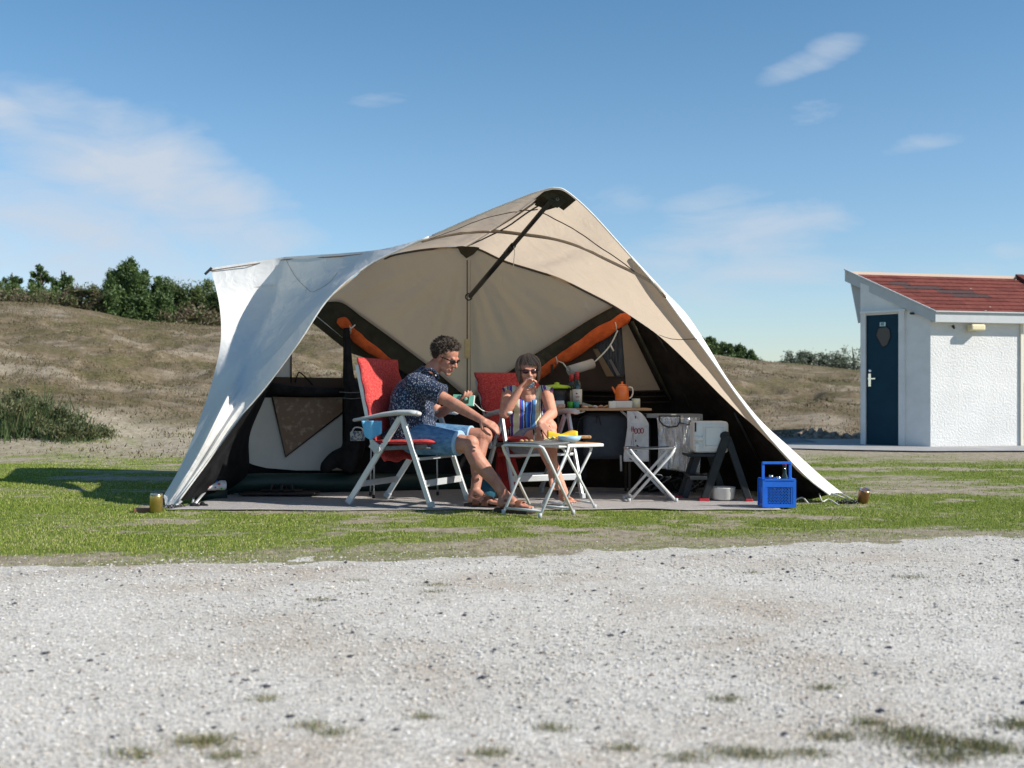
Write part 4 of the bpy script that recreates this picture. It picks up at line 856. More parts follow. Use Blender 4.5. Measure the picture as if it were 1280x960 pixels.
    # ---- left inner side wall
    a = curve([P(*q) for q in [(226,626,8.05),(262,576,8.07),(300,524,8.12),(335,482,8.2),(352,459,8.22)]], 30); b = curve([P(*q) for q in [(285,612,8.8),(310,592,8.9),(312,545,8.92),(330,500,8.95),(343,470,9.0)]], 30)
    mb = MB(); mb.grid([[a[i].lerp(b[i], s)+V(0,.03*math.sin(i*.8)*math.sin(math.pi*s),0) for s in np.linspace(0,1,10)] for i in range(30)]); mb.build('side_wall', 'black', t)
    # ---- rear wall: beige V with folds
    top = [W(*q) for q in [(398,378),(420,362),(445,345),(480,322),(515,313),(550,309),(583,308.5),(600,311),(630,325),(665,336),(699,347),(736,365),(768,381)]]
    bot = [W(*q) for q in [(399,379),(426,378),(452,396),(480,416),(515,442),(548,467),(587,498),(603,488),(630,469),(662,447),(697,425),(736,400),(769,382)]]
    ta, _ = catmull(top, [0]*13, 8); ba, _ = catmull(bot, [0]*13, 8); rows = []
    for s in np.linspace(0,1,40):
        row = []
        for i in range(len(ta)):
            p = ta[i].lerp(ba[i], s); ang = math.atan2(p.z-2.05, p.x+.4); e = math.sin(math.pi*min(1,s*1.1))*math.sin(math.pi*i/(len(ta)-1))
            p = p+V(0, (.020*math.sin(ang*16+s*3)*min(1, s*2)*(1-.6*s)+.010*math.sin(ang*37+1)*min(1,s*2)+.03*mnoise.noise((p.x*1.6,p.z*1.2,3)))*e, 0); row.append(p)
        rows.append(row)
    mb = MB(); mb.grid(rows); wall = mb.build('rear_panel', 'beige_d', t)
    mb = MB(); mb.tube([W(584,y,.03) for y in (325,350,380,410,440,470,500)], .0055, 6); mb.build('centre_zip', 'seam', t)
    mb = MB(); mb.tube([W(588,y,.02) for y in (325,400,500)], .003, 5); mb.build('zip_flap', 'seamlight', t)
    mb = MB(); mb.box(W(584.2,436,.05), (.048,.02,.165)); mb.build('vent_box', 'mintvent', t, bevel=.006)
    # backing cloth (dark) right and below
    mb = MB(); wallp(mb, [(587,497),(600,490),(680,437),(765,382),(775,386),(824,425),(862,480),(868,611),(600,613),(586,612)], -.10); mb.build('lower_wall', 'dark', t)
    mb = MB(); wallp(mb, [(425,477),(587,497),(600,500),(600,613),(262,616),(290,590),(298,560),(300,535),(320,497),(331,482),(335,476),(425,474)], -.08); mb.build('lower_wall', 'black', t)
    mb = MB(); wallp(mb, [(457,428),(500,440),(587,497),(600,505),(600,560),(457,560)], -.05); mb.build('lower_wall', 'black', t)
    mb = MB(); wallp(mb, [(388,396),(398,376),(426,375),(500,427.5),(587,494),(587,516),(545,490),(492,457),(470,452),(440,442),(427,433),(391,404)], -.02); mb.build('cabin_band', 'olive', t)
    mb = MB(); wallp(mb, [(769,377),(697,421),(587,494),(587,514),(640,488),(697,449),(740,421),(772,402),(787,390)], -.02); mb.build('cabin_band', 'olive', t)
    mb = MB(); mb.tube([W(390,390.5,.03), W(428,422,.03)], .008, 6, flat=.4); mb.build('frame_pole', 'alu', t)
    # see-through side: cream strip and zip beside the opening
    mb = MB(); wallp(mb, [(330,440),(364,432),(364,474),(330,474)], .0); mb.build('window_flap', 'greywall', t)
    mb = MB(); mb.tube([W(364,430,.01), W(364,478,.01)], .006, 6); mb.build('window_zip', 'blackplastic', t)
    mb = MB(); wallp(mb, [(333,471),(470,473),(470,486),(333,484)], .01); mb.build('mesh_strip', 'browncloth', t)
    mb = MB(); mb.tube([W(330,481,.05), W(345,486,.06), W(370,489,.07), W(400,490,.06), W(430,489,.05)], [.05,.075,.065,.06,.055], 12, smoothpts=5, flat=.6)
    mb.tube([W(369,478,.04),W(372,468,.04),W(376,466,.04),(W(391,481,.04))], .006, 5, smoothpts=3); mb.build('rolled_net', 'black', t)
    mb = MB(); wallp(mb, [(318,497),(303,513),(297,530),(296,554),(299,567),(305,576),(317,581),(333,585),(370,588),(405,588),(428,588),(428,497)], .0); mb.build('cabin_panel', 'greywall', t)
    mb = MB(); wallp(mb, [(340,496),(428,498),(428,516),(357,571)], .012); mb.build('net_window', 'brownmesh', t)
    mb = MB(); mb.tube([W(340,496,.015), W(357,571,.015), W(428,516,.015)], .007, 6); mb.build('net_window_trim', 'blackplastic', t)
    mb = MB(); mb.tube([W(262,606,.06), W(330,603,.08), W(440,603,.1), W(616,604,.1)], .075, 14); mb.build('groundsheet_wall', 'greentub', t)
    # orange rolled doors
    def roll(pts, nm='rolled_door'):
        mb = MB(); c, rs = catmull([W(a,b_,.07) for a, b_, r in pts], [r*.0066 for a, b_, r in pts], 7); seg = 18; vs = []
        m0 = MB(); m0.tube(c, rs, seg)
        for i in range(len(m0.v)):
            v = Vector(m0.v[i]); k = i//seg
            if k < len(c):
                d = v-c[k]; a_ = (i % seg)/seg*6.283; f = 1+.10*math.sin(a_*5+k*.23)+.30*mnoise.noise((v.x*7, v.z*7, 1)); dd = d*f; dd.y *= .40; m0.v[i] = tuple(c[k]+dd)
        return m0.build(nm, 'orange', t)
    roll([(786,394,4),(780,399,7),(768,406,7.5),(745,420.5,8.5),(722,436,8.5),(706,446,7),(697,450,4.5),(688,457,6),(676,466,7),(662,476,6)])
    roll([(422,401,3),(428,403,6.5),(434,408,6),(439,412,3.8),(446,422,7),(460,434,6.5),(474,443,5),(484,449,3.2),(492,453,1.5)])
    for (x, y) in ((770,407),(696,450),(438,411)):
        mb = MB(); mb.tube([W(x-1,y-4,.13), W(x,y-1,.145), W(x+.6,y+3,.14), W(x,y+6,.12)], .004, 5); mb.build('toggle', 'string', t)
    mb = MB(); mb.tube([W(436,413,.15), W(444,406,.15)], .006, 5); mb.build('toggle', 'string', t)
    mb = MB(); mb.box(W(690,463,.12), (.022,.006,.10)); mb.build('strap', 'olive', t)
    # inner window right
    mb = MB(); wallp(mb, [(640,480),(672,466),(697,450),(745,421),(777,402),(783,489),(655,489)], -.04); mb.build('inner_door', 'browncloth', t)
    mb = MB(); wallp(mb, [(744,430),(777,409),(782,471),(768,471)], -.02); mb.build('dark_window', mat('window_film', (.012,.012,.016), .12, c2=(.03,.03,.035), ns=9, stretch=(6,1,1), bump=.5, bs=6, bd=.05), t)
    mb = MB(); wallp(mb, [(741,436),(747,436),(768,470.5),(758,470.5)], .0); wallp(mb, [(761,450),(764,449),(775.5,469),(771,469.5)], .0, 1); mb.build('window_band', [mat('tan_band', (.16,.11,.06), .7), mat('grey_band', (.13,.12,.115), .6)], t)
    mb = MB(); wallp(mb, [(777,406),(784,404),(826,489),(783,489)], .0); mb.build('triangle_panel', 'beige_d', t)
    mb = MB()
    for y in (489,496,503): mb.tube([W(x,y+.6*math.sin(x*.05),.0) for x in range(700,866,12)], .018, 8, flat=.5)
    mb.build('gathered_hem', 'dark', t)
    # hanging black door curtain
    c = [(433,410,5),(434,430,6.5),(435,455,7.5),(437,478,10),(443,492,18),(444,515,19),(444,540,19),(441,560,19),(435,576,21),(430,588,16)]
    cc, rs = catmull([W(a,b_,.16) for a,b_,r in c], [r*.0065 for a,b_,r in c], 6); m0 = MB(); m0.tube(cc, rs, 24, flat=.7)
    for i in range(len(m0.v)):
        v = Vector(m0.v[i]); k = i//24
        if k < len(cc): a_ = (i%24)/24*6.283; m0.v[i] = tuple(cc[k]+(v-cc[k])*(1+.13*math.sin(a_*5+k*.12)+.1*mnoise.noise((v.x*8,v.z*5,7))))
    m0.tube([W(436,568,.2), W(420,574,.22), W(408,583,.22), W(404,590,.2)], [.08,.07,.05,.02], 12, smoothpts=4)
    m0.build('tied_curtain', 'black', t)
    mb = MB(); mb.tube([W(424,490,.29), W(440,491,.31), W(456,490,.29)], .004, 5); mb.tube([W(424,497,.29), W(440,498.5,.31), W(457,497,.29)], .003, 5); mb.build('curtain_band', 'greymesh', t)
    # poles
    a = P(692,247,7.68); b = W(588,370,.12); m_ = a.lerp(b, .43)
    mb = MB(); mb.tube([a, m_], .017, 12); mb.tube([m_, a.lerp(b,.52)], .023, 12); mb.tube([a.lerp(b,.52), b], .021, 12); mb.build('support_pole', 'blackplastic', t)
    mb = MB(); mb.tube([m_+V(0,-.02,.02), m_+V(.01,-.03,-.05), m_+V(.0,-.03,-.17)], .003, 5); mb.build('pole_cord', 'string', t)
    mb = MB(); c = W(586,371,.08); mb.tube([c+V(.028*math.cos(k/12*6.283),0,.028*math.sin(k/12*6.283)) for k in range(13)], .006, 6); mb.build('pole_ring', 'blackplastic', t)
    # pegging
    def peg(nm, q, can):
        mb = MB(); mb.tube(q, .005, 6, smoothpts=3); mb.build(nm, 'alu', t)
    mb = MB(); mb.prism([P(205,619,8.07),P(222,624,8.01),P(228,627,8.0),P(218,636,7.98),P(207,634,8.02)], V(0,.006,0)); mb.build('peg_strap', 'whitecloth', t)
    mb = MB()
    for k in range(7): c = P(208+k*3.4,634.5+.6*math.sin(k*2),7.95-.01*(k%2)); mb.tube([c+V(.016*math.cos(j/8*6.283),.006*math.sin(j),.018*math.sin(j/8*6.283)) for j in range(9)], .0045, 5)
    mb.build('shackle', 'seam', t)
    mb = MB(); mb.tube([P(1040,617,8.31),P(1052,621,8.32),P(1066,628,8.33)], [.02,.012,.006], 6, flat=.3); mb.tube([P(1052,617,8.36),P(1062,622,8.35),P(1074,629,8.33)], [.015,.01,.005], 6, flat=.3); mb.build('peg_strap', 'whitecloth', t)
    mb = MB()
    for k in range(9): c = P(1047+k*3.1,628.5+1.2*math.sin(k*1.7),8.25-.015*(k%2)); mb.tube([c+V(.015*math.cos(j/8*6.283),.006*math.sin(j),.016*math.sin(j/8*6.283)) for j in range(9)], .005, 5)
    mb.build('shackle', 'blackplastic', t)
    mb = MB(); mb.tube([P(995,625,8.35),P(1003,622,8.35),P(1010,629,8.25)], .006, 5, smoothpts=3); mb.tube([P(1024,617,8.33),P(1028,627,8.25),P(1036,624,8.3),P(1049,632,8.15)], .005, 5, smoothpts=3); mb.build('peg_loop', 'string', t)
    # unseen rear cabin behind the left wing, added for its shadow on the grass
    def gp(px, Y, z): return V((px-CX)*Y/FPX, Y, z)
    zt_ = lambda px, Y, py: CH+(HY-py)*Y/FPX
    a0, a1, b0, b1 = 284, 284, 346, 346; Y0, Y1 = 9.70, 11.35
    def wall_grid(p, q, zp, zq, n=12, m=10):
        return [[V(p.x+(q.x-p.x)*i/(n-1), p.y+(q.y-p.y)*i/(n-1), (zp+(zq-zp)*i/(n-1))*j/(m-1)) for i in range(n)] for j in range(m)]
    A0, A1, B0, B1 = gp(284,Y0,0), gp(284,Y1,0), gp(345,Y0,0), gp(345,Y1,0); zA0, zA1, zB0, zB1 = zt_(0,Y0,362), zt_(0,Y1,362), zt_(0,Y0,356), zt_(0,Y1,356)
    mb = MB(); mb.grid(wall_grid(A0, A1, zA0, zA1)); mb.grid(wall_grid(A1, B1, zA1, zB1)); mb.grid(wall_grid(B1, gp(345,Y0+.1,0), zB1, zB0)); mb.build('unseen_cabin_wall', 'canvas', t)
    mb = MB(); mb.grid([[V(*(A0.lerp(A1,i/8)*(1-j/6)+B0.lerp(B1,i/8)*(j/6)))+V(0,0,(zA0+(zA1-zA0)*i/8)*(1-j/6)+(zB0+(zB1-zB0)*i/8)*j/6) for i in range(9)] for j in range(7)]); mb.build('unseen_cabin_roof', 'canvas', t)
# ================================================================ small things round the tent
def can(name, label, c, r, h, m, tilt=(0,0,1)):
    t = thing(name, label, 'can', c)
    mb = MB(); mb.lathe(c, [(r*.82,0),(r,.008),(r,h-.012),(r*.93,h)], 24, axis=tilt); mb.build('body', m, t)
    ax = Vector(tilt).normalized(); mb = MB(); mb.lathe(Vector(c)+ax*h, [(r*.93,-.001),(r*.93,.004),(r*.86,.004),(r*.80,-.004),(r*.4,-.003),(0,-.003)], 24, axis=tilt); mb.build('lid', 'chrome', t)
    return t
def build_ground_things():
    can('drink_can', 'upright gold drinks can over the left tent peg', G(195,7.63,.004), .042, .122, 'gold', (.04,-.05,1))
    can('drink_can', 'tilted brown and silver drinks can over the right tent peg', G(1078,8.28,.012), .040, .095, 'coppercan', (.10,-.34,1))
    # carpet
    t = thing('awning_carpet', 'grey beige carpet spread under the tent awning', 'carpet', (-.3,8.4,0))
    nx, ny = 90, 24; rows = []
    for j in range(ny):
        v = j/(ny-1); row = []
        for i in range(nx):
            u = i/(nx-1); yf = 7.74+.03*math.sin(u*19)+.02*math.sin(u*43)+.03*mnoise.noise((u*14,0,3))+.05*u; xl = -2.36+.25*v; xr = 1.84+.1*v
            y = yf+(9.62-yf)*v; x = xl+(xr-xl)*u; z = .007+.004*mnoise.noise((x*1.2,y*1.2,0))+.008*max(0,mnoise.noise((x*2.5,y*2.5,4)))*(1 if v < .3 else .3)
            row.append((x,y,z))
        rows.append(row)
    mb = MB(); mb.grid(rows); o = mb.build('cloth', 'carpet', t, solid=.003)
    # wooden block by the left can
    mb = MB(); mb.box(G(182,7.66,.014), (.15,.05,.03), (0,0,.15)); o = mb.build('wood_block', 'brick', None, bevel=.004); tag(o, 'flat brown wood block on the grass beside the gold can', 'block')
    # floral roll on green box, left
    t = thing('beach_bag', 'white bag with coloured dots lying inside the left tent corner', 'bag', G(262,8.75))
    mb = MB(); mb.tube([P(239,621,8.35),P(245,611,8.38),P(256,607,8.42),P(268,606,8.46),P(281,606.5,8.5)], [.03,.05,.055,.058,.05], 16, smoothpts=5, flat=.7); mb.build('body', 'whitecloth', t)
    mb = MB()
    for k, (x, y) in enumerate([(247,607),(252,611),(256,602),(261,606),(265,601),(269,607),(274,603),(277,609),(271,600),(259,600)]): mb.ell(P(x,y+2,8.37 if x < 262 else 8.41), (.009,.006,.008), mi=k%3)
    mb.build('dots', ['foilred','greenplastic','blue'], t)
    t = thing('storage_roll', 'dark green rolled mat under the dotted bag', 'roll', G(262,8.85))
    mb = MB(); mb.tube([P(243,619,8.55), P(283,618,8.65)], .045, 14); mb.build('roll', 'greentub', t)
    mb = MB(); mb.tube([P(264,606,8.62), P(243,630,8.1)], .012, 8, flat=.5); mb.tube([P(243,616,8.6), P(241,628,8.2)], .008, 6); mb.build('strut', 'alu', t)
    for (x, y, Y, lb) in ((243,632.5,8.02,'dark knobbly peg bag on the carpet edge by the strut'),(253,631,8.05,'small dark knob beside the peg bag'),(286,615,8.85,'dark bundle at the end of the green roll')):
        t = thing('dark_bundle', lb, 'bundle', G(x,Y)); mb = MB(); mb.ell(P(x,y,Y), (.035 if x < 250 else .02,.03,.022), (0,0,.4)); mb.ell(P(x+4,y+1,Y-.02), (.02,.015,.014)); mb.build('body', 'black', t)
    t = thing('door_mat', 'thin dark mat lying on the carpet in front of the left cabin', 'mat', G(350,8.7))
    mb = MB(); mb.box(G(350,8.85,.030), (.58,.26,.012), (0,0,-.03)); mb.build('mat', 'sole', t, bevel=.003)
    for k, x in enumerate((344,357)):
        t = thing('sandal', 'black sandal on the dark mat, %s one of the pair' % ('left','right')[k], 'sandal', G(x,8.85), group='pair of black sandals')
        mb = MB(); c = G(x,8.85,.045); mb.tube([c+V(-.10,.02,0),c+V(-.03,0,0),c+V(.07,.01,0),c+V(.13,.02,0)], [.03,.035,.045,.03], 12, smoothpts=3, flat=.3, up=(0,0,1)); mb.build('sole', 'sole', t)
        mb = MB(); mb.tube([c+V(-.03,-.04,.0),c+V(-.02,0,.045),c+V(.0,.04,0)], .012, 6, smoothpts=3); mb.tube([c+V(.06,-.04,.0),c+V(.05,0,.04),c+V(.06,.04,0)], .012, 6, smoothpts=3); mb.build('strap', 'blackplastic', t)
    # hanging paper roll and cord
    t = thing('kitchen_roll', 'white paper roll hung on a cord under the orange rolled door', 'paper roll', P(727,459,9.2))
    a = P(711,463.5,9.15); b = P(741,454.5,9.25)
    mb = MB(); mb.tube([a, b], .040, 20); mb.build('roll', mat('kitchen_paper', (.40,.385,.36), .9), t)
    mb = MB(); mb.tube([b, P(756,440,9.27), P(765,428,9.3), P(772,413,9.3)], .006, 6, smoothpts=3); mb.build('cord', 'string', t); mb = MB(); mb.tube([a, P(704,454,9.2), P(696,451,9.3)], .005, 5); mb.build('cord', 'string', t); mb = MB(); mb.tube([P(763,431,9.28), P(767,439,9.27)], .007, 6); mb.build('cord_toggle', 'string', t)
# ================================================================ furniture
def make_chair(tx=-.305, tz=.99):
    """local frame: forward = +x, origin on the ground under the seat"""
    t = thing('camping_chair', 'x', 'chair', (0,0,0))
    w = .275
    def b(nm, mb, m, **k): return mb.build(nm, m, t, world=False, **k)
    for s in (-1, 1):
        y = s*w
        mb = MB(); mb.bar((.07,y,.635), (.30,y,.015), .022, .036, (1,0,0)); b('leg', mb, 'chairgrey', bevel=.004)
        mb = MB(); mb.bar((.05,y*.93,.62), (-.37,y*.93,.02), .022, .040, (1,0,0)); b('leg', mb, 'chairgrey', bevel=.004)
        mb = MB(); mb.bar((.302,y,.05), (.308,y,.012), .03, .044, (1,0,0)); mb.bar((-.35,y*.93,.05), (-.375,y*.93,.012), .03, .048, (1,0,0)); b('foot_cap', mb, 'armgrey', bevel=.004)
        mb = MB()
        prof = [(-.31,.600,.016,.022),(-.2,.618,.018,.026),(-.08,.640,.022,.030),(.05,.655,.026,.032),(.15,.655,.027,.030),(.20,.650,.024,.026)]
        rows = []
        for x, z, rz_, ry in prof:
            rows.append([(x, y+ry*1.22*math.cos(k/12*6.283), z+rz_*math.sin(k/12*6.283)*.75) for k in range(12)])
        vs = [p for r_ in rows for p in r_]; nn = len(prof)
        mb.add(vs, [(i*12+k,(i+1)*12+k,(i+1)*12+(k+1)%12,i*12+(k+1)%12) for i in range(nn-1) for k in range(12)]+[list(range(12)),list(range((nn-1)*12,nn*12))], 0, True)
        arm = b('armrest', mb, 'armgrey')
        mb = MB(); mb.ell((.200,y,.648), (.026,.031,.018), seg=14, rings=10); tip = mb.build('armrest_tip', 'armtip', arm, world=False)
        mb = MB(); mb.tube([(-.13,y*1.05,.40),(-.13,y*.9,.40)], .03, 14); mb.box((-.14,y*1.03,.42),(.07,.02,.06),(0,.6,0)); b('hinge', mb, 'armgrey', bevel=.004)
        mb = MB(); mb.bar((-.17,y*.9,.40), (tx,y*.9,tz), .020, .032, (1,0,0)); b('back_post', mb, 'chairgrey', bevel=.004)
        mb = MB(); mb.bar((-.16,y*.9,.40), (.26,y*.9,.425), .02, .03); b('seat_rail', mb, 'greymesh', bevel=.004)
    mb = MB(); mb.bar((-.285,-w*.95,.15), (-.285,w*.95,.15), .02, .042); b('stretcher', mb, 'chairgrey', bevel=.003)
    mb = MB(); mb.bar((.245,-w,.17), (.245,w,.17), .02, .045); b('stretcher', mb, 'chairgrey', bevel=.003)
    mb = MB(); mb.bar((.18,-w,.335), (.18,w,.335), .018, .02); b('stretcher', mb, 'chairgrey', bevel=.003)
    mb = MB(); mb.bar((tx+.005,-w*.9,tz-.01), (tx+.005,w*.9,tz-.01), .03, .022); b('top_rail', mb, 'chairgrey', bevel=.004)
    # seat sling + cushion
    rows = [[(x, y*.235, .41-.02*(1-y*y)+.02*max(0,(x-.1))) for y in np.linspace(-1,1,9)] for x in np.linspace(-.17,.27,8)]
    mb = MB(); mb.grid(rows); b('seat_sling', mb, 'greymesh', solid=.008)
    def cushion(path, th, nm):
        # path: centreline points (x,z); build a padded slab with wavy top
        m_ = len(path); nyy = 17; rows = []
        mb = MB()
        for side in (1, -1):
            rows = []
            for i, (x, z, nx, nz) in enumerate(path):
                row = []
                for k in range(nyy):
                    y = -1+2*k/(nyy-1); e = (1-abs(y)**6)**.5*(min(1, min(i, m_-1-i)/1.5)**.5)
                    hgt = th*(.25+.75*e)+.006*mnoise.noise((x*9, y*3, z*9))*e
                    yy = y*(.262+.008*math.sin(i*1.3))
                    row.append((x+nx*(hgt*.5*side+th*.5), yy, z+nz*(hgt*.5*side+th*.5)))
                rows.append(row)
            mb.grid(rows if side == 1 else [r_[::-1] for r_ in rows])
        # close the rim
        nr = m_; tot = nr*nyy
        ring = [i*nyy for i in range(nr)]+[(nr-1)*nyy+k for k in range(1,nyy)]+[i*nyy+nyy-1 for i in range(nr-2,-1,-1)]+[k for k in range(nyy-2,0,-1)]
        def other(idx): i, k = divmod(idx, nyy); return tot+i*nyy+(nyy-1-k)
        for a_, b_ in zip(ring, ring[1:]+ring[:1]): mb.f.append([a_, b_, other(b_), other(a_)]); mb.m.append(0); mb.sm.append(True)
        o = b(nm, mb, 'red'); 
        mb2 = MB(); v = mb.v
        pts = [((Vector(v[i_])+Vector(v[other(i_)]))/2) for i_ in ring]; mb2.tube(pts+[pts[0]], .006, 6, caps=False); mb2.build('piping', 'redpipe', o, world=False)
        return o
    n = V(tx+.17, 0, tz-.40).normalized(); nn = (n.z, -n.x)      # normal of the backrest pointing forward
    pb = [(-.175+n.x*s, .425+n.z*s, nn[0], nn[1]) for s in np.linspace(0,(V(tx+.17,0,tz-.40).length+.015),22)]
    cushion(pb, .05, 'back_cushion')
    ps = [(x, .425+.02*max(0,x), 0, 1) for x in np.linspace(-.17,.30,14)]
    cushion(ps, .045, 'seat_cushion')
    # cushion skirt hanging below the seat at the back
    mb = MB(); rows = [[(-.19-.02*s+.12*s*(1), y*.23, .43-.12*s+.01*math.sin(y*6)) for y in np.linspace(-1,1,12)] for s in np.linspace(0,1,6)]
    mb.grid(rows); b('cushion_skirt', mb, 'red', solid=.012)
    return t
def xstool(name, label, cat, c, yaw, spread, length, h, tube_m, top_m=None, r=.0095, rim=None, group=None, sag=.01):
    t = thing(name, label, cat, (c[0],c[1],0), rz=yaw, group=group); s = spread/2; l = length/2
    def b(nm, mb, m, **k): return mb.build(nm, m, t, world=False, **k)
    for sg, ll in ((1, l), (-1, l-.022)):
        # each frame is one bent U tube: foot - up - rail - up - foot, both frames crossing
        q = [(sg*s,-ll,.012),(-sg*s*.80,-ll,h-.05),(-sg*s*.93,-ll+.006,h-.018),(-sg*s*.97,-ll+.035,h-.006),(-sg*s*.97,ll-.035,h-.006),(-sg*s*.93,ll-.006,h-.018),(-sg*s*.80,ll,h-.05),(sg*s,ll,.012)]
        mb = MB(); mb.tube(q, r, 9, smoothpts=1); b('frame', mb, tube_m)
        mb = MB(); mb.tube([(sg*s*.86,-ll,.045),(sg*s*.86,ll,.045)], r*.9, 8); b('stretcher', mb, tube_m)
        for e in (-1, 1):
            mb = MB(); mb.tube([(sg*s*.99,e*ll,.035),(sg*s*1.005,e*ll,.004)], r*1.35, 8); b('foot', mb, 'armgrey')
    if top_m:
        rows = [[(x*s*1.0, y*(l-.03), h+.004-sag*(1-x*x)) for x in np.linspace(-1,1,12)] for y in np.linspace(-1,1,8)]
        mb = MB(); mb.grid(rows); b('top', mb, top_m, solid=.012)
    if rim:
        mb = MB(); mb.box((0,0,h+.004),(rim[0],rim[1],.020)); o = b('tabletop', mb, 'whitetube', bevel=.004)
        mb = MB(); mb.box((0,0,h+.016),(rim[0]-.03,rim[1]-.03,.006)); mb.build('table_surface', 'wood', o, world=False)
    return t
def build_furniture():
    ch = make_chair(); ch.location = CH1[0]; ch.rotation_euler = (0,0,R(CH1[1])); MW[ch.name] = Matrix.Translation(Vector(CH1[0]))@Matrix.Rotation(R(CH1[1]),4,'Z')
    tag(ch, 'red cushioned folding chair the man in the navy shirt sits on', 'chair', 'red cushioned folding camping chairs')
    c2 = make_chair(-.48, .895); tag(c2, 'x', 'chair', 'red cushioned folding camping chairs'); c2.location = CH2[0]; c2.rotation_euler = (0,0,R(CH2[1])); c2['label'] = 'red cushioned folding chair the woman in the striped top sits on'
    MW[c2.name] = Matrix.Translation(Vector(CH2[0]))@Matrix.Rotation(R(CH2[1]),4,'Z')
    xstool('camping_stool', 'grey topped tubular stool in front of the woman, nearest the camera', 'stool', (.165,7.50), R(48), .31, .36, .470, 'whitetube', 'greymesh', sag=.004)
    xstool('camp_table', 'small white rimmed table with food on it behind the grey topped stool', 'table', (.385,7.93), R(30), .26, .30, .440, 'whitetube', None, rim=(.37,.36))
    xstool('folding_stool', 'empty white folding stool frame in front of the paper bag', 'stool', (1.02,8.43), R(4), .345, .26, .40, 'whitetube', None, r=.0105, group=None)
    t = thing('stool_strap', 'dark strap stretched across the empty folding stool', 'strap', (1.02,8.43,.40)); mb = MB(); mb.tube([(.85,8.31,.402),(1.02,8.31,.395),(1.19,8.31,.402)], .008, 6, flat=.6); mb.tube([(.85,8.55,.402),(1.02,8.55,.395),(1.19,8.55,.402)], .008, 6, flat=.6); mb.build('strap', 'greymesh', t)
    # --- things on the table
    zt = .462
    def on(px, Y): return G(px, Y, zt)
    t = thing('tumbler', 'clear ribbed tumbler standing at the left of the food table', 'glass', on(672,7.90))
    mb = MB(); c = on(672,7.90); mb.lathe(c, [(.026,.0),(.034,.088),(.031,.088),(.024,.008),(0,.008)], 20); mb.build('glass', 'glass', t)
    t = thing('bowl', 'pale blue bowl on the right of the food table', 'bowl', on(712,7.86)); mb = MB(); c = on(712,7.86); mb.lathe(c, [(.045,0),(.072,.02),(.082,.045),(.078,.045),(.066,.02),(0,.008)], 28); mb.build('body', 'paleblue', t)
    mb = MB(); 
    t = thing('yellow_napkin', 'yellow cloth bunched behind the pale blue bowl', 'napkin', on(700,7.98)); rows = [[on(684+38*u,7.98+.05*v)+V(0,.0,.045+.014*math.sin(u*7+v*2)+.015*v) for u in np.linspace(0,1,14)] for v in np.linspace(-1,1,6)]; mb = MB(); mb.grid(rows); mb.build('cloth', 'yellow', t, solid=.012)
    t = thing('snack_plate', 'flat pale plate under the yellow cloth', 'plate', on(693,7.95)); mb = MB(); mb.lathe(on(693,7.95), [(.06,0),(.085,.012),(.083,.015),(.05,.006),(0,.006)], 26); mb.build('body', 'whiteplastic', t)
    for k in range(5):
        q = on(683+5*k, 7.92+.01*(k%2)); t = thing('cracker', 'thin pale green cracker on the flat plate beside the blue bowl', 'cracker', q, group='crackers on the flat plate')
        mb = MB(); mb.box(q+V(0,0,.022+.004*(k%3)), (.035,.03,.006), (.3*k,.2,.5*k)); mb.build('slice', mat('cracker', (.45,.48,.25), .8), t, bevel=.002)
    t = thing('bread_board', 'small wooden board with bread right of the yellow cloth', 'board', on(728,8.0)); mb = MB(); mb.box(on(728,8.0)+V(0,0,.033), (.12,.08,.02)); mb.build('board', 'bread', t, bevel=.005)
    for k, (x, Y) in enumerate(((652,7.86),(658,7.9),(664,7.83))):
        t = thing('snack_piece', 'small orange snack piece left of the tumbler', 'snack', on(x,Y), group='orange snack pieces'); mb = MB(); mb.ell(on(x,Y)+V(0,0,.012), (.016,.014,.010)); mb.build('piece', 'bread', t)
    # --- behind the man's chair
    t = thing('hanging_cloth', 'light blue cloth hung over the side of the left chair', 'cloth', P(466,538,8.2))
    rows = []
    for j in range(14):
        v = j/13; row = []
        for i in range(12):
            u = i/11; x = 455+22*u+(-3+4*v)*(1-u); y = 526+24*v*(1-.35*abs(u-.35)*1.5); row.append(P(x,y,7.90+.02*math.sin(u*9+v*2)+.02*v))
        rows.append(row)
    mb = MB(); mb.grid(rows); mb.build('cloth', 'bluecloth', t, solid=.006)
    t = thing('chair_pocket', 'grey blue flat pocket beside the hung light blue cloth', 'pocket', P(458,532,8.3)); mb = MB(); mb.prism([P(453,524.5,8.25),P(478,525,8.3),P(478,552,8.3),P(455,541,8.25)], V(0,.03,0)); mb.build('body', mat('bluegrey_cloth', (.10,.16,.20), .8), t, bevel=.004)
    t = thing('plaid_pouch', 'small white and blue plaid pouch left of the hung cloth', 'pouch', P(448,545,8.7)); mb = MB(); c = P(447,545,8.7); mb.box(c, (.11,.06,.075)); mb.build('body', 'plaid', t, bevel=.012); mb = MB(); mb.tube([c+V(-.04,0,.035), c+V(-.02,0,.065), c+V(.03,0,.06), c+V(.045,0,.035)], .006, 6, smoothpts=3); mb.build('handle', 'whitecloth', t)
    t = thing('luggage_stand', 'thin silver poles with black tips behind the left chair', 'stand', G(466,8.65))
    mb = MB()
    for x, Y in ((463,8.8),(467,8.55)): mb.tube([G(x,Y,.02), G(x+1,Y+.02,.46)], .006, 6)
    mb.tube([G(466,8.67,.44), G(540,8.8,.44)], .006, 6); mb.build('pole', 'alu', t)
    mb = MB(); mb.tube([G(547,8.82,.02), G(546,8.82,.44)], .007, 6); mb.build('pole', 'alu', t)
    mb = MB()
    for x, Y in ((463,8.8),(467,8.55),(547,8.82)): mb.tube([G(x,Y,.012), G(x,Y,.04)], .011, 8)
    mb.build('foot', 'blackplastic', t)
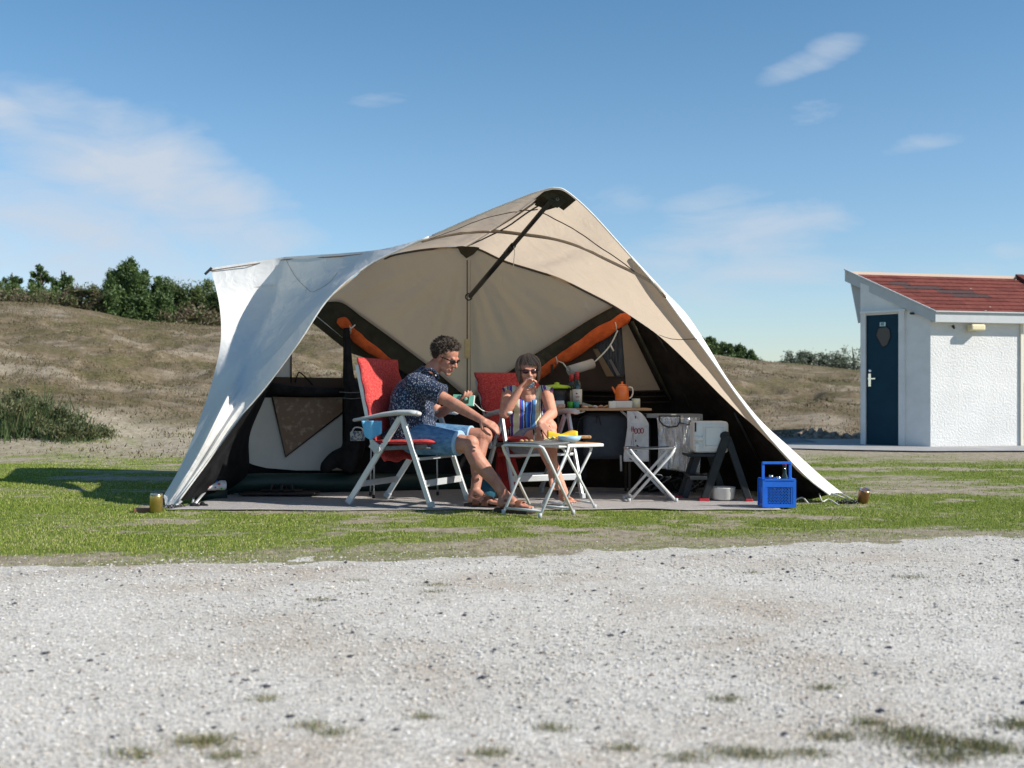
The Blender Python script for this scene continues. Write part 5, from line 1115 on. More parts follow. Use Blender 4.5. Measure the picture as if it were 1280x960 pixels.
    t = thing('red_bag', 'dark red cloth bag standing under the woman\'s chair', 'bag', G(630,8.75)); mb = MB(); mb.prism([P(621,566,8.72),P(642,564,8.72),P(650,596,8.72),P(640,617,8.72),P(624,614,8.72),P(619,590,8.72)], V(0,.12,0)); mb.build('body', 'darkred', t, bevel=.015)
    mb = MB(); mb.tube([P(626,570,8.71),P(634,600,8.71)], .003, 5); mb.build('seam', 'redpipe', t)
    t = thing('teal_bag', 'dark teal bag on the carpet behind the man\'s feet', 'bag', G(606,8.5)); mb = MB(); mb.ell(P(607,613,8.55), (.085,.09,.085)); mb.ell(P(616,604,8.6), (.07,.07,.09)); mb.build('body', 'tealbag', t)
    # --- kitchen
    t = thing('camp_kitchen', 'low camp kitchen with wooden board top and dark grey cloth cupboard', 'kitchen', (.69,9.05,0))
    mb = MB(); mb.box(V((.30+1.085)/2,9.03,.676), (.79,.36,.018)); mb.build('board', 'wood', t, bevel=.003)
    mb = MB(); c = P(758,545,8.97); mb.box(c+V(0,.13,0), (.375,.26,.37)); mb.build('cupboard', 'slate', t, bevel=.05, bseg=4)
    mb = MB(); mb.box(P(712,560,9.1), (.26,.2,.5)); mb.build('shelf_bag', 'black', t, bevel=.02)
    mb = MB(); q = [P(722,572,8.955),P(721,548,8.955),P(724,526,8.955),P(733,520,8.955),P(760,518.5,8.955),P(781,521,8.955),P(787,528,8.955),P(785,550,8.955)]; mb.tube(q, .0045, 6, smoothpts=4); mb.tube([P(746,519,8.95),P(745,529,8.945)], .004, 5); mb.tube([P(748,519,8.95),P(751,531,8.945)], .004, 5); mb.build('zip', 'blackplastic', t)
    mb = MB(); mb.tube([P(776,513,8.93),P(783,519,8.93),P(786,524,8.95)], .011, 6); mb.tube([P(776,569,8.93),P(776.5,589,8.93)], .009, 6); mb.tube([P(708,513.5,8.9),P(716,516,8.9),P(726,515.5,8.9),P(731,513.5,8.9)], .008, 6, smoothpts=3); mb.build('bracket', 'whitetube', t)
    for x in (.36, .92):
        for y in (8.9, 9.2): mb = MB(); mb.tube([(x,y,.01),(x,y,.665)], .011, 8); mb.build('leg', 'seam', t)
    zt2 = .686
    def kt(px, Y): return G(px, Y, zt2)
    t = thing('stacked_pots', 'black pots with a lime green lid at the left of the kitchen board', 'pot', kt(698,9.05)); c = kt(696,9.05)
    mb = MB(); mb.lathe(c, [(.10,0),(.105,.05),(.105,.155)], 24); mb.build('pot', 'blackplastic', t); mb = MB(); mb.lathe(c+V(0,0,.155), [(.112,0),(.112,.012),(.09,.024),(.02,.032),(.02,.045),(0,.05)], 26); mb.build('lid', 'lime', t); mb = MB(); mb.tube([c+V(.08,-.06,.16),c+V(.12,-.07,.15),c+V(.125,-.07,.02)], .007, 6); mb.build('handle', 'seam', t)
    t = thing('grey_box', 'small grey box with an orange label in front of the black pots', 'box', kt(698,8.93)); mb = MB(); mb.box(kt(698,8.92)+V(-.0,0,.03), (.09,.05,.058)); mb.box(kt(700,8.89)+V(.01,0,.018), (.06,.01,.03), mi=1); mb.build('body', ['alu','orangepack'], t, bevel=.003)
    def bottle(px, Y, h, lb, glassm, white):
        c = kt(px, Y); t = thing('wine_bottle', lb, 'bottle', c)
        mb = MB(); r_ = .037; mb.lathe(c, [(.030,0),(r_,.008),(r_,h*.60),(r_*.9,h*.68),(.016,h*.78),(.014,h*.98),(0,h*.98)], 22); mb.build('body', glassm, t)
        mb = MB(); mb.lathe(c, [(.0172,h*.78),(.0172,h),(.0,h)], 16); mb.build('capsule', 'foilred', t)
        mb = MB(); mb.lathe(c, [(r_+.0012,.03),(r_+.0012,h*.52)], 22); mb.build('label', 'label', t)
        if white:
            mb = MB(); y0 = c.y-r_-.003; mb.ell(V(c.x-.006,y0,c.z+.115), (.008,.002,.006)); mb.box(V(c.x,y0,c.z+.092), (.034,.002,.004)); mb.box(V(c.x,y0,c.z+.082), (.028,.002,.003)); mb.box(V(c.x,y0,c.z+.062), (.03,.002,.003)); mb.build('print', 'logored', t)
    bottle(721.5, 8.95, .285, 'green wine bottle with red foil and cream label on the kitchen board', 'bottleglass', True)
    bottle(714.5, 9.08, .27, 'dark blue bottle with red cap behind the cream labelled wine bottle', mat('bluebottle', (.03,.04,.06), .1), False)
    for px, m, lb in ((713,'greenplastic','small green glass in front of the bottles'),(720.5,'teal','small teal glass in front of the cream labelled bottle')):
        c = kt(px, 8.90); t = thing('small_glass', lb, 'glass', c, group='coloured small glasses'); mb = MB(); mb.lathe(c, [(.022,0),(.026,.05),(.023,.05),(.02,.006),(0,.006)], 18); mb.build('body', m, t)
    for k in range(6):
        c = kt(731+6.5*k, 8.93+.04*(k%2)); t = thing('snack_packet', 'crumpled orange and white packet lying between bottles and box', 'packet', c, group='crumpled packets on the kitchen board')
        mb = MB(); mb.ell(c+V(0,0,.010), (.030,.022,.011), (0,.1*k,.7*k), seg=10, rings=6); mb.build('body', ('orangepack','bread','whitecloth')[k%3], t)
    t = thing('paper_tent', 'pale green folded paper behind the packets', 'paper', kt(740,9.1)); mb = MB(); mb.prism([kt(728,9.08)+V(0,0,.045), kt(728,9.08)+V(0,0,.0), kt(752,9.08), kt(746,9.08)+V(0,0,.01)], V(0,.01,0)); mb.build('sheet', mat('pale_green_paper', (.35,.42,.36), .8), t)
    t = thing('storage_box', 'low white carton under the orange kettle', 'box', kt(776,8.97)); mb = MB(); mb.box(kt(778,8.97)+V(0,0,.029), (.145,.12,.056)); mb.build('body', 'whiteplastic', t, bevel=.004); mb = MB(); mb.box(kt(765,8.93)+V(0,0,.027), (.05,.08,.054)); mb.build('side_flap', 'pages', t, bevel=.003)
    c = kt(777.5,8.97)+V(0,0,.060); t = thing('kettle', 'bright orange enamel kettle on the white carton', 'kettle', c)
    mb = MB(); mb.lathe(c, [(.050,0),(.056,.01),(.054,.07),(.048,.105),(.036,.118),(.0,.118)], 28); mb.build('body', 'enamel', t)
    mb = MB(); mb.lathe(c+V(0,0,.117), [(.038,0),(.034,.008),(.008,.014),(.008,.024),(.012,.03),(0,.033)], 20); mb.build('lid', 'enamel', t)
    mb = MB(); mb.tube([c+V(-.048,0,.055), c+V(-.068,0,.09), c+V(-.078,0,.108)], [.012,.008,.006], 8, smoothpts=3); mb.build('spout', 'enamel', t)
    mb = MB(); mb.tube([c+V(.05,0,.105), c+V(.078,0,.10), c+V(.086,0,.065), c+V(.075,0,.03), c+V(.055,0,.015)], .006, 8, smoothpts=4); mb.build('handle', 'label', t)
    t = thing('food_can', 'printed food can at the right end of the kitchen board', 'can', kt(795,8.96)); mb = MB(); mb.lathe(kt(795,8.96), [(.033,0),(.033,.075),(.030,.075),(0,.073)], 22); mb.build('body', 'canimg', t)
    # white paper/plastic bag with the dark red lettering
    t = thing('printed_bag', 'white bag with dark red rings and letters hung from the kitchen board', 'bag', P(796,545,8.84))
    rows = []
    for j in range(22):
        v = j/21; row = []
        for i in range(18):
            u = i/17; xl = 784+(-4.5)*min(1,max(0,(v-.35)/.5)); xr = 797+14*min(1, v*4)**.6; x = xl+(xr-xl)*u; y = 514+63*v; row.append(P(x, y, 8.84+.012*math.sin(u*6+v*5)-.02*math.sin(math.pi*u)*v+.008*mnoise.noise((u*5,v*6,0))))
        rows.append(row)
    mb = MB(); mb.grid(rows); mb.build('bag', 'whitecloth', t, solid=.004)
    mb = MB(); Yf = 8.792
    def qq(a, b_): return P(770+a/9.6, 500+b_/9.6, Yf)
    for x in (190, 208): mb.tube([qq(x,318), qq(x,380)], .0038, 6)
    mb.tube([qq(180,345), qq(222,350)], .003, 5)
    for (cx_, cy_) in ((238,372),(276,372),(314,368)): mb.tube([qq(cx_+17*math.cos(a), cy_+30*math.sin(a)) for a in np.linspace(0,6.283,17)], .0032, 5, caps=False)
    mb.tube([qq(226,350), qq(226,395), qq(232,405)], .003, 5)
    mb.build('lettering', 'logored', t)
    mb = MB()
    for pts in ([(232,478),(240,492),(232,500)],[(245,540),(262,548),(270,565)],[(262,548),(250,562)],[(238,600),(245,615)],[(150,655),(168,640),(190,662)],[(160,700),(185,715),(205,700)],[(235,190),(235,222)]): mb.tube([qq(*q) for q in pts], .0045, 5)
    mb.tube([qq(205,390), qq(178,560)], .0012, 4); mb.tube([qq(207,390), qq(208,590)], .0012, 4); mb.build('drawing', 'blackplastic', t)
    # second unit: grey board with silver foil curtain
    t = thing('side_unit', 'grey topped side table with silver insulating curtain beside the printed bag', 'table', (1.28,9.0,0))
    mb = MB(); mb.box(V((1.06+1.48)/2,9.02,.625), (.44,.28,.03)); mb.box((1.40,8.86,.598),(.17,.02,.06),mi=0); mb.build('tabletop', 'greybox', t, bevel=.004)
    for x in (1.10,1.46): mb = MB(); mb.tube([(x,9.1,.01),(x,9.1,.61)], .012, 8); mb.build('leg', 'seam', t)
    rows = []
    for j in range(26):
        v = j/25; row = []
        for i in range(34):
            u = i/33; x = 821+ (53-.0*v)*u; yb_ = 585+8*u; y = 522+(yb_-522)*v; row.append(P(x+2*math.sin(v*3), y, 8.84-.05*math.sin(u*3.1)+.012*math.sin(u*17+.6*math.sin(v*6))+.008*mnoise.noise((u*14,v*5,0))))
        rows.append(row)
    mb = MB(); mb.grid(rows); o = mb.build('foil_curtain', 'silver', t, solid=.004)
    q = [P(x,y,8.755) for x, y in ((824,520),(850,520),(849.5,528),(846,533),(836,534),(828,531),(824,525))]; mb = MB(); mb.prism(q, V(0,.02,0)); mb.build('foil_flap', 'silver', t); mb = MB(); mb.tube(q+[q[0]], .006, 6, caps=False); mb.tube([P(849,528.5,8.755), P(864,531,8.76)], .004, 5); mb.build('flap_trim', 'blackplastic', t)
    t = thing('dark_crate', 'dark box standing behind the printed bag and foil curtain', 'box', (1.18,9.15,0)); mb = MB(); mb.box((1.22,9.22,.31), (.34,.2,.58)); mb.build('body', 'black', t, bevel=.01)
    # clutter in the dark
    t = thing('cable_tangle', 'dark cables tangled on the ground below the foil curtain', 'cable', (1.3,8.9,0)); mb = MB(); r_ = random.Random(5)
    for k in range(9):
        x0 = r_.uniform(1.1,1.5); mb.tube([(x0+r_.uniform(-.12,.12), 8.9+r_.uniform(-.15,.15), .03+r_.uniform(0,.16)) for _ in range(5)], .006, 5, smoothpts=4, mi=k%2)
    mb.build('cable', ['blackplastic','greymesh'], t)
    # water can on step ladder
    t = thing('step_ladder', 'black folding step ladder with red feet under the water canister', 'ladder', (1.45,8.45,0))
    A = P(908,545,8.36); off = V(-.135,.24,0); ff = G(880.5,8.40); rf_ = G(936,8.36)
    for k, o_ in enumerate((V(0,0,0), off)):
        mb = MB(); mb.bar(A+o_, ff+o_+V(0,0,.02), .035, .062, (1,0,0)); mb.build('rail', 'ladder', t, bevel=.008)
        mb = MB(); mb.bar(A+o_+V(.01,.01,-.01), rf_+o_+V(0,0,.02), .028, .05, (1,0,0)); mb.build('rear_leg', 'ladder', t, bevel=.006)
        mb = MB(); mb.box(ff+o_+V(-.005,0,.014), (.075,.05,.026)); mb.box(rf_+o_+V(.0,0,.014), (.055,.04,.026)); mb.build('foot', 'redplastic', t, bevel=.005)
    mb = MB(); mb.tube([A, A+off], .034, 12); mb.build('top_hinge', 'ladder', t)
    m2 = (A+ff)/2; mb = MB(); mb.prism([P(858,597,8.55)+V(0,.1,0), P(862,600,8.30), P(884,600,8.30), P(880,597,8.55)+V(0,.1,0)], V(0,0,.025)); mb.build('step', 'ladder', t, bevel=.004)
    mb = MB(); zp = .345; mb.box((1.425,8.50,zp), (.27,.26,.022)); mb.build('platform', 'ladder', t, bevel=.004)
    mb = MB(); mb.bar(P(872,570,8.6), P(856,622,8.62), .03, .045, (1,0,0)); mb.build('brace', 'slate', t, bevel=.005)
    c = V((P(886.5,0,8.42)).x, 8.48, zp+.013); t = thing('water_canister', 'white plastic water canister with tap on the step ladder', 'canister', c, rz=0)
    mb = MB(); mb.box(c+V(.008,0,.12), (.262,.20,.235)); mb.build('body', 'whiteplastic', t, bevel=.028, bseg=4)
    mb = MB(); mb.box(c+V(.03,-.103,.125), (.165,.008,.17)); mb.build('panel', 'whiteplastic', t, bevel=.003)
    mb = MB(); mb.tube([c+V(.03+.066*sx,-.109,.125+.068*sz) for sx, sz in ((-1,-1),(1,-1),(1,1),(-1,1),(-1,-1))], .003, 5); mb.build('panel_rib', 'whitecloth', t)
    mb = MB(); mb.box(c+V(-.108,-.099,.195), (.012,.012,.07)); mb.build('handle_slot', 'sole', t, bevel=.004)
    mb = MB(); mb.ell(c+V(-.085,-.10,.11), (.045,.03,.022)); mb.tube([c+V(-.10,-.10,.065), c+V(-.10,-.135,.06)], .016, 12); mb.box(c+V(-.102,-.135,.045), (.022,.02,.055)); mb.tube([c+V(-.12,-.12,.075), c+V(-.09,-.12,.03)], .012, 8); mb.build('tap', 'whiteplastic', t, bevel=.002)
    c = G(905,8.40,.014)+V(0,.05,0); t = thing('washing_tub', 'round white tub on the carpet between the ladder legs', 'tub', c); mb = MB(); mb.lathe(c, [(.075,0),(.083,.006),(.092,.085),(.097,.09),(.093,.093),(.080,.01),(0,.01)], 32); mb.build('body', 'whiteplastic', t)
    # blue crate
    x0, x1, y0, y1, h = 1.742, 1.950, 7.86, 8.01, .205; t = thing('folding_crate', 'blue plastic folding crate with raised handle at the right tent edge', 'crate', ((x0+x1)/2,(y0+y1)/2,0))
    mb = MB()
    def wallr(a, b_, n):
        a, b_ = V(*a), V(*b_); z0, z1 = .014, h
        u_ = (b_-a); 
        mb.bar(a+V(0,0,z0+.01), b_+V(0,0,z0+.01), .012, .022); mb.bar(a+V(0,0,z1-.03), b_+V(0,0,z1-.03), .012, .042); mb.bar(a+V(0,0,z1), b_+V(0,0,z1), .02, .012)
        for k in (0,1): p = a.lerp(b_, k)+(.0012 if n == 11 else -.0009)*V(1,1,0)*(1 if k else -1); mb.bar(p+V(0,0,z0+(.001 if n == 11 else .002)), p+V(0,0,z1-(.001 if n == 11 else .002)), .014 if n == 11 else .012, .022 if n == 11 else .019, (1,0,0))
        za, zb = z0+.018, z1-.048
        for f in (.06,.94): p = a.lerp(b_, f); mb.bar(p+V(0,0,za), p+V(0,0,zb), .008, .02, u_)
        m_ = n
        for k in range(-6, m_+1):
            for sg in (1,-1):
                pts = []
                for s in (0,1):
                    f = (k+ (s*6 if sg == 1 else (1-s)*6))/m_; pts.append((f, za+(zb-za)*s))
                (f0, q0), (f1, q1) = pts
                def clip(fa, za_, fb, zb_):
                    lo, hi = .05, .95
                    if max(fa,fb) < lo or min(fa,fb) > hi: return None
                    def itp(f): return za_+(zb_-za_)*(f-fa)/(fb-fa)
                    A_, B2 = [fa,za_],[fb,zb_]
                    for q in (A_,B2):
                        if q[0] < lo: q[1] = itp(lo); q[0] = lo
                        elif q[0] > hi: q[1] = itp(hi); q[0] = hi
                    return A_, B2
                r_ = clip(f0,q0,f1,q1)
                if r_: (fa, z_a), (fb, z_b) = r_; mb.bar(a.lerp(b_,fa)+V(0,0,z_a), a.lerp(b_,fb)+V(0,0,z_b), .004, .0045)
    wallr((x0,y0,0),(x1,y0,0),11); wallr((x0,y1,0),(x1,y1,0),11); wallr((x0,y0,0),(x0,y1,0),8); wallr((x1,y0,0),(x1,y1,0),8)
    mb.box(((x0+x1)/2,(y0+y1)/2,.02),(x1-x0,y1-y0,.01)); mb.build('basket', 'blue', t)
    mb = MB(); ym = (y0+y1)/2-.03; hh = .318; mb.bar((x0+.002,ym,h-.02),(x0+.002,ym,hh), .012,.02,(1,0,0)); mb.bar((x1-.018,ym,h-.02),(x1-.018,ym,hh), .012,.02,(1,0,0)); mb.bar((x0-.005,ym,hh),(x1-.01,ym,hh), .022,.018); mb.build('handle', 'blue', t, bevel=.003)
    for k, (fx, fy, hb) in enumerate(((.78,.62,.29),(.32,.55,.20),(.55,.45,.19))):
        c = V(x0+(x1-x0)*fx, y0+(y1-y0)*fy, .026); b_ = thing('glass_bottle', ('tall bottle with red cap sticking out of the blue crate','short clear bottle at the left inside the blue crate','short clear bottle in the middle of the blue crate')[k], 'bottle', c)
        mb = MB(); mb.lathe(c, [(.028,0),(.032,.008),(.032,hb*.55),(.013,hb*.75),(.012,hb)], 18); mb.build('body', 'glass' if k else 'bottleglass', b_); mb = MB(); mb.lathe(c+V(0,0,hb), [(.015,-.02),(.015,.006),(0,.006)], 14); mb.build('cap', 'foilred' if k == 0 else 'chrome', b_)
CH1 = ((-.71,8.12,.014), -25); CH2 = ((.145,8.55,.014), -66)
# ================================================================ people
def head_prims(M, s=1.0, woman=False):
    """M: head frame (forward +x, left +y, up +z, origin between the ears at eye height)"""
    def q(x,y,z): return M@V(x*s,y*s,z*s)
    R3 = M.to_3x3(); c = []
    def ell(p, r): c.append(('ell', q(*p), tuple(k*s for k in r), R3))
    def cap(a, ra, b, rb): c.append(('cap', q(*a), ra*s, q(*b), rb*s))
    ell((-.012,0,.042), (.094,.075,.078)); ell((.026,0,-.012), (.062,.062,.082)); ell((.026,0,-.066), (.055,.050,.040))
    cap((.066,-.010,-.100), .018, (.066,.010,-.100), .018); cap((.076,-.030,.022), .014, (.076,.030,.022), .014)
    cap((.086,0,.008), .0085, (.108,0,-.026), .0115); ell((.094,-.012,-.031), (.010,.008,.008)); ell((.094,.012,-.031), (.010,.008,.008))
    cap((.082,-.018,-.060), .0085, (.082,.018,-.060), .0085); cap((.081,-.014,-.071), .0085, (.081,.014,-.071), .0085)
    ell((.058,-.038,-.026), (.024,.022,.024)); ell((.058,.038,-.026), (.024,.022,.024))
    for sg in (-1,1): ell((-.006,sg*.077,-.010), (.019,.009,.032)); ell((.060,sg*.030,.0), (.018,.016,.012))
    return c
def hand_prims(wrist, direction, palm_n, side, curl, s=1.0, spread=.0, thumb_curl=.5):
    """direction: wrist->knuckles; palm_n: the way the palm faces; side: +1 if thumb lies towards (palm_n x direction)"""
    d = Vector(direction).normalized(); n = Vector(palm_n); n = (n-d*n.dot(d)).normalized(); t = n.cross(d).normalized()*side
    w = Vector(wrist); out = []
    def q(a, b, c): return w+(d*a+t*b+n*c)*s
    for b in (.026,.009,-.009,-.025): out.append(('cap', q(.008,b*.62,0), .014*s, q(.082,b,0), .0115*s))
    for k, (b, L0) in enumerate(((.028,.074),(.0095,.083),(-.0095,.077),(-.027,.060))):
        cu = curl[k] if hasattr(curl,'__len__') else curl
        p = q(.085,b,0); a = cu*.5; r0 = .0092*s; seg = (L0*.45, L0*.30, L0*.25)
        sp = (b*spread)
        for i, sl in enumerate(seg):
            dd = (d*math.cos(a)+n*math.sin(a)+t*sp).normalized(); e = p+dd*sl*s; r1 = r0*.90
            out.append(('cap', p, r0, e, r1)); p = e; r0 = r1; a += cu*.75
    p = q(.018,.026,.008); a = q(.050,.050,.010+.02*thumb_curl); b_ = q(.078,.050-.01*thumb_curl,.018+.035*thumb_curl); c_ = q(.100,.045-.02*thumb_curl,.022+.045*thumb_curl)
    out += [('cap', q(.012,.012,.002), .014*s, p, .014*s), ('cap', p, .0135*s, a, .0115*s), ('cap', a, .0108*s, b_, .0098*s), ('cap', b_, .0098*s, c_, .0082*s)]
    return out
def curls(M, s, n, accept, parent, mats, seed, r_curl=.009, length=.036, tube=.0020):
    rr = random.Random(seed); mb = MB(); k = 0
    while k < n:
        d = V(rr.gauss(0,1), rr.gauss(0,1), rr.gauss(0,1)).normalized()
        if not accept(d, rr): continue
        k += 1
        base = V(-.012+d.x*.096, d.y*.078, .042+d.z*.080); nrm = (d*.75+V(rr.uniform(-.7,.7),rr.uniform(-.7,.7),rr.uniform(-.5,.6))).normalized()
        a = nrm.orthogonal().normalized(); b = nrm.cross(a); pts = []; ph = rr.random()*6.283; turns = rr.uniform(.4,.95); ll = length*rr.uniform(.45,1.05); rc = r_curl*rr.uniform(.6,1.2)
        for i in range(9):
            u = i/8; th = ph+turns*6.283*u; pts.append(M@((base-nrm*.004+nrm*ll*u+(a*math.cos(th)+b*math.sin(th))*rc*min(1,u*3))*s))
        mb.tube(pts, [tube*s]*7+[tube*.7*s,tube*.3*s], 4, mi=rr.choices(range(len(mats)), [5,4,1][:len(mats)])[0], caps=False)
    return mb.build('hair_curls', mats, parent)
def glasses(M, s, parent, m, wrap=.0):
    mb = MB(); R3 = M.to_3x3()
    for sg in (-1,1):
        mb.ell(M@V((.0905-.004)*s, sg*.031*s, .003*s), (.007*s,.028*s,.0185*s), R3@Matrix.Rotation(sg*.22,3,'Z'), seg=16, rings=10)
        mb.tube([M@V(.086*s,sg*.058*s,.010*s), M@V(.066*s,sg*.073*s,.012*s), M@V(.0*s,sg*.083*s,.006*s)], [.006*s,.005*s,.0035*s], 6)
    mb.tube([M@V(.097*s,-.012*s,.008*s), M@V(.099*s,0,.010*s), M@V(.097*s,.012*s,.008*s)], .003*s, 6)
    return mb.build('sunglasses', m, parent)
def shirt_mat():
    m, nt, out = new_mat('navy_dash_print'); b = nt.nodes.new('ShaderNodeBsdfPrincipled'); b.inputs['Roughness'].default_value = .85; L(nt, b.outputs[0], out.inputs['Surface'])
    col = None
    v0 = coords(nt)
    fac = None
    for k, (rot, sc) in enumerate((((.6,.3,.5), 120), ((-.7,1.2,-.4), 108))):
        v = coords(nt, (1,1,.38), rot); vo = nt.nodes.new('ShaderNodeTexVoronoi'); vo.inputs['Scale'].default_value = sc; L(nt, v, vo.inputs['Vector'])
        lt = nt.nodes.new('ShaderNodeMath'); lt.operation = 'LESS_THAN'; lt.inputs[1].default_value = .25; L(nt, vo.outputs['Distance'], lt.inputs[0])
        if fac is None: fac = lt.outputs[0]
        else:
            mx_ = nt.nodes.new('ShaderNodeMath'); mx_.operation = 'MAXIMUM'; L(nt, fac, mx_.inputs[0]); L(nt, lt.outputs[0], mx_.inputs[1]); fac = mx_.outputs[0]
    n = noise(nt, 40, 2, .5, v0); rp = ramp(nt, [(.42,(.16,.25,.40)),(.58,(.40,.41,.43))]); L(nt, n.outputs['Fac'], rp.inputs[0])
    mx = nt.nodes.new('ShaderNodeMix'); mx.data_type = 'RGBA'; L(nt, fac, mx.inputs['Factor']); mx.inputs[6].default_value = (.008,.017,.045,1); L(nt, rp.outputs[0], mx.inputs[7]); L(nt, mx.outputs[2], b.inputs['Base Color'])
    n2 = noise(nt, 13, 4, .6, coords(nt, (1,1,1.6)), .8); bp = nt.nodes.new('ShaderNodeBump'); bp.inputs['Strength'].default_value = .8; bp.inputs['Distance'].default_value = .035; L(nt, n2.outputs['Fac'], bp.inputs['Height']); L(nt, bp.outputs[0], b.inputs['Normal'])
    return m
def stripe_mat():
    m, nt, out = new_mat('coloured_stripes'); b = nt.nodes.new('ShaderNodeBsdfPrincipled'); b.inputs['Roughness'].default_value = .8; L(nt, b.outputs[0], out.inputs['Surface'])
    t = nt.nodes.new('ShaderNodeTexCoord'); sp = nt.nodes.new('ShaderNodeSeparateXYZ'); L(nt, t.outputs['Object'], sp.inputs[0])
    n = noise(nt, 5, 2, .5, t.outputs['Object'])
    a = nt.nodes.new('ShaderNodeMath'); a.operation = 'MULTIPLY'; a.inputs[1].default_value = 4.1; L(nt, sp.outputs[0], a.inputs[0])
    a2 = nt.nodes.new('ShaderNodeMath'); a2.operation = 'MULTIPLY_ADD'; a2.inputs[1].default_value = .16; L(nt, n.outputs['Fac'], a2.inputs[0]); L(nt, a.outputs[0], a2.inputs[2])
    fr = nt.nodes.new('ShaderNodeMath'); fr.operation = 'FRACT'; L(nt, a2.outputs[0], fr.inputs[0])
    blue=(.02,.10,.50); wh=(.66,.68,.64); sky=(.10,.30,.62); cr=(.62,.64,.42); nv=(.015,.025,.12); pu=(.10,.05,.26); ol=(.30,.34,.14); dr=(.22,.02,.08)
    seq = [(blue,.10),(wh,.02),(nv,.03),(sky,.10),(wh,.03),(cr,.08),(ol,.03),(wh,.02),(nv,.05),(wh,.015),(pu,.09),(wh,.03),(cr,.13),(wh,.03),(dr,.03),(blue,.08),(wh,.02),(nv,.05),(sky,.065)]
    p = 0; st = []
    for c, w in seq: st.append((p, c)); p += w
    rp = ramp(nt, st, 'CONSTANT'); L(nt, fr.outputs[0], rp.inputs[0]); L(nt, rp.outputs[0], b.inputs['Base Color'])
    n2 = noise(nt, 16, 3, .5, t.outputs['Object']); bp = nt.nodes.new('ShaderNodeBump'); bp.inputs['Strength'].default_value = .6; bp.inputs['Distance'].default_value = .02; L(nt, n2.outputs['Fac'], bp.inputs['Height']); L(nt, bp.outputs[0], b.inputs['Normal'])
    return m
def foot_prims(ankle, heel, toe, s=1.0, toes=True):
    ankle, heel, toe = Vector(ankle), Vector(heel), Vector(toe); d = (toe-heel).normalized(); sd = d.cross(V(0,0,1)).normalized(); o = []
    o.append(('cap', ankle, .037*s, heel+V(0,0,.032)+d*.03, .034*s)); o.append(('cap', ankle-d*.0, .036*s, heel.lerp(toe,.45)+V(0,0,.045), .030*s))
    for sg in (-1,1): o.append(('cap', heel.lerp(toe,.2)+V(0,0,.028)+sd*sg*.010, .028*s, heel.lerp(toe,.72)+V(0,0,.020)+sd*sg*.024, .019*s))
    for k in range(5):
        b = (-.036+.018*k); L0 = (.028,.030,.030,.034,.040)[k] if True else 0; p = heel.lerp(toe,.76)+sd*b+V(0,0,.017)
        o.append(('cap', p, .0105*s+(.003 if k == 4 else 0), p+d*(L0+.012)+V(0,0,-.004), .0085*s+(.003 if k == 4 else 0)))
    return o
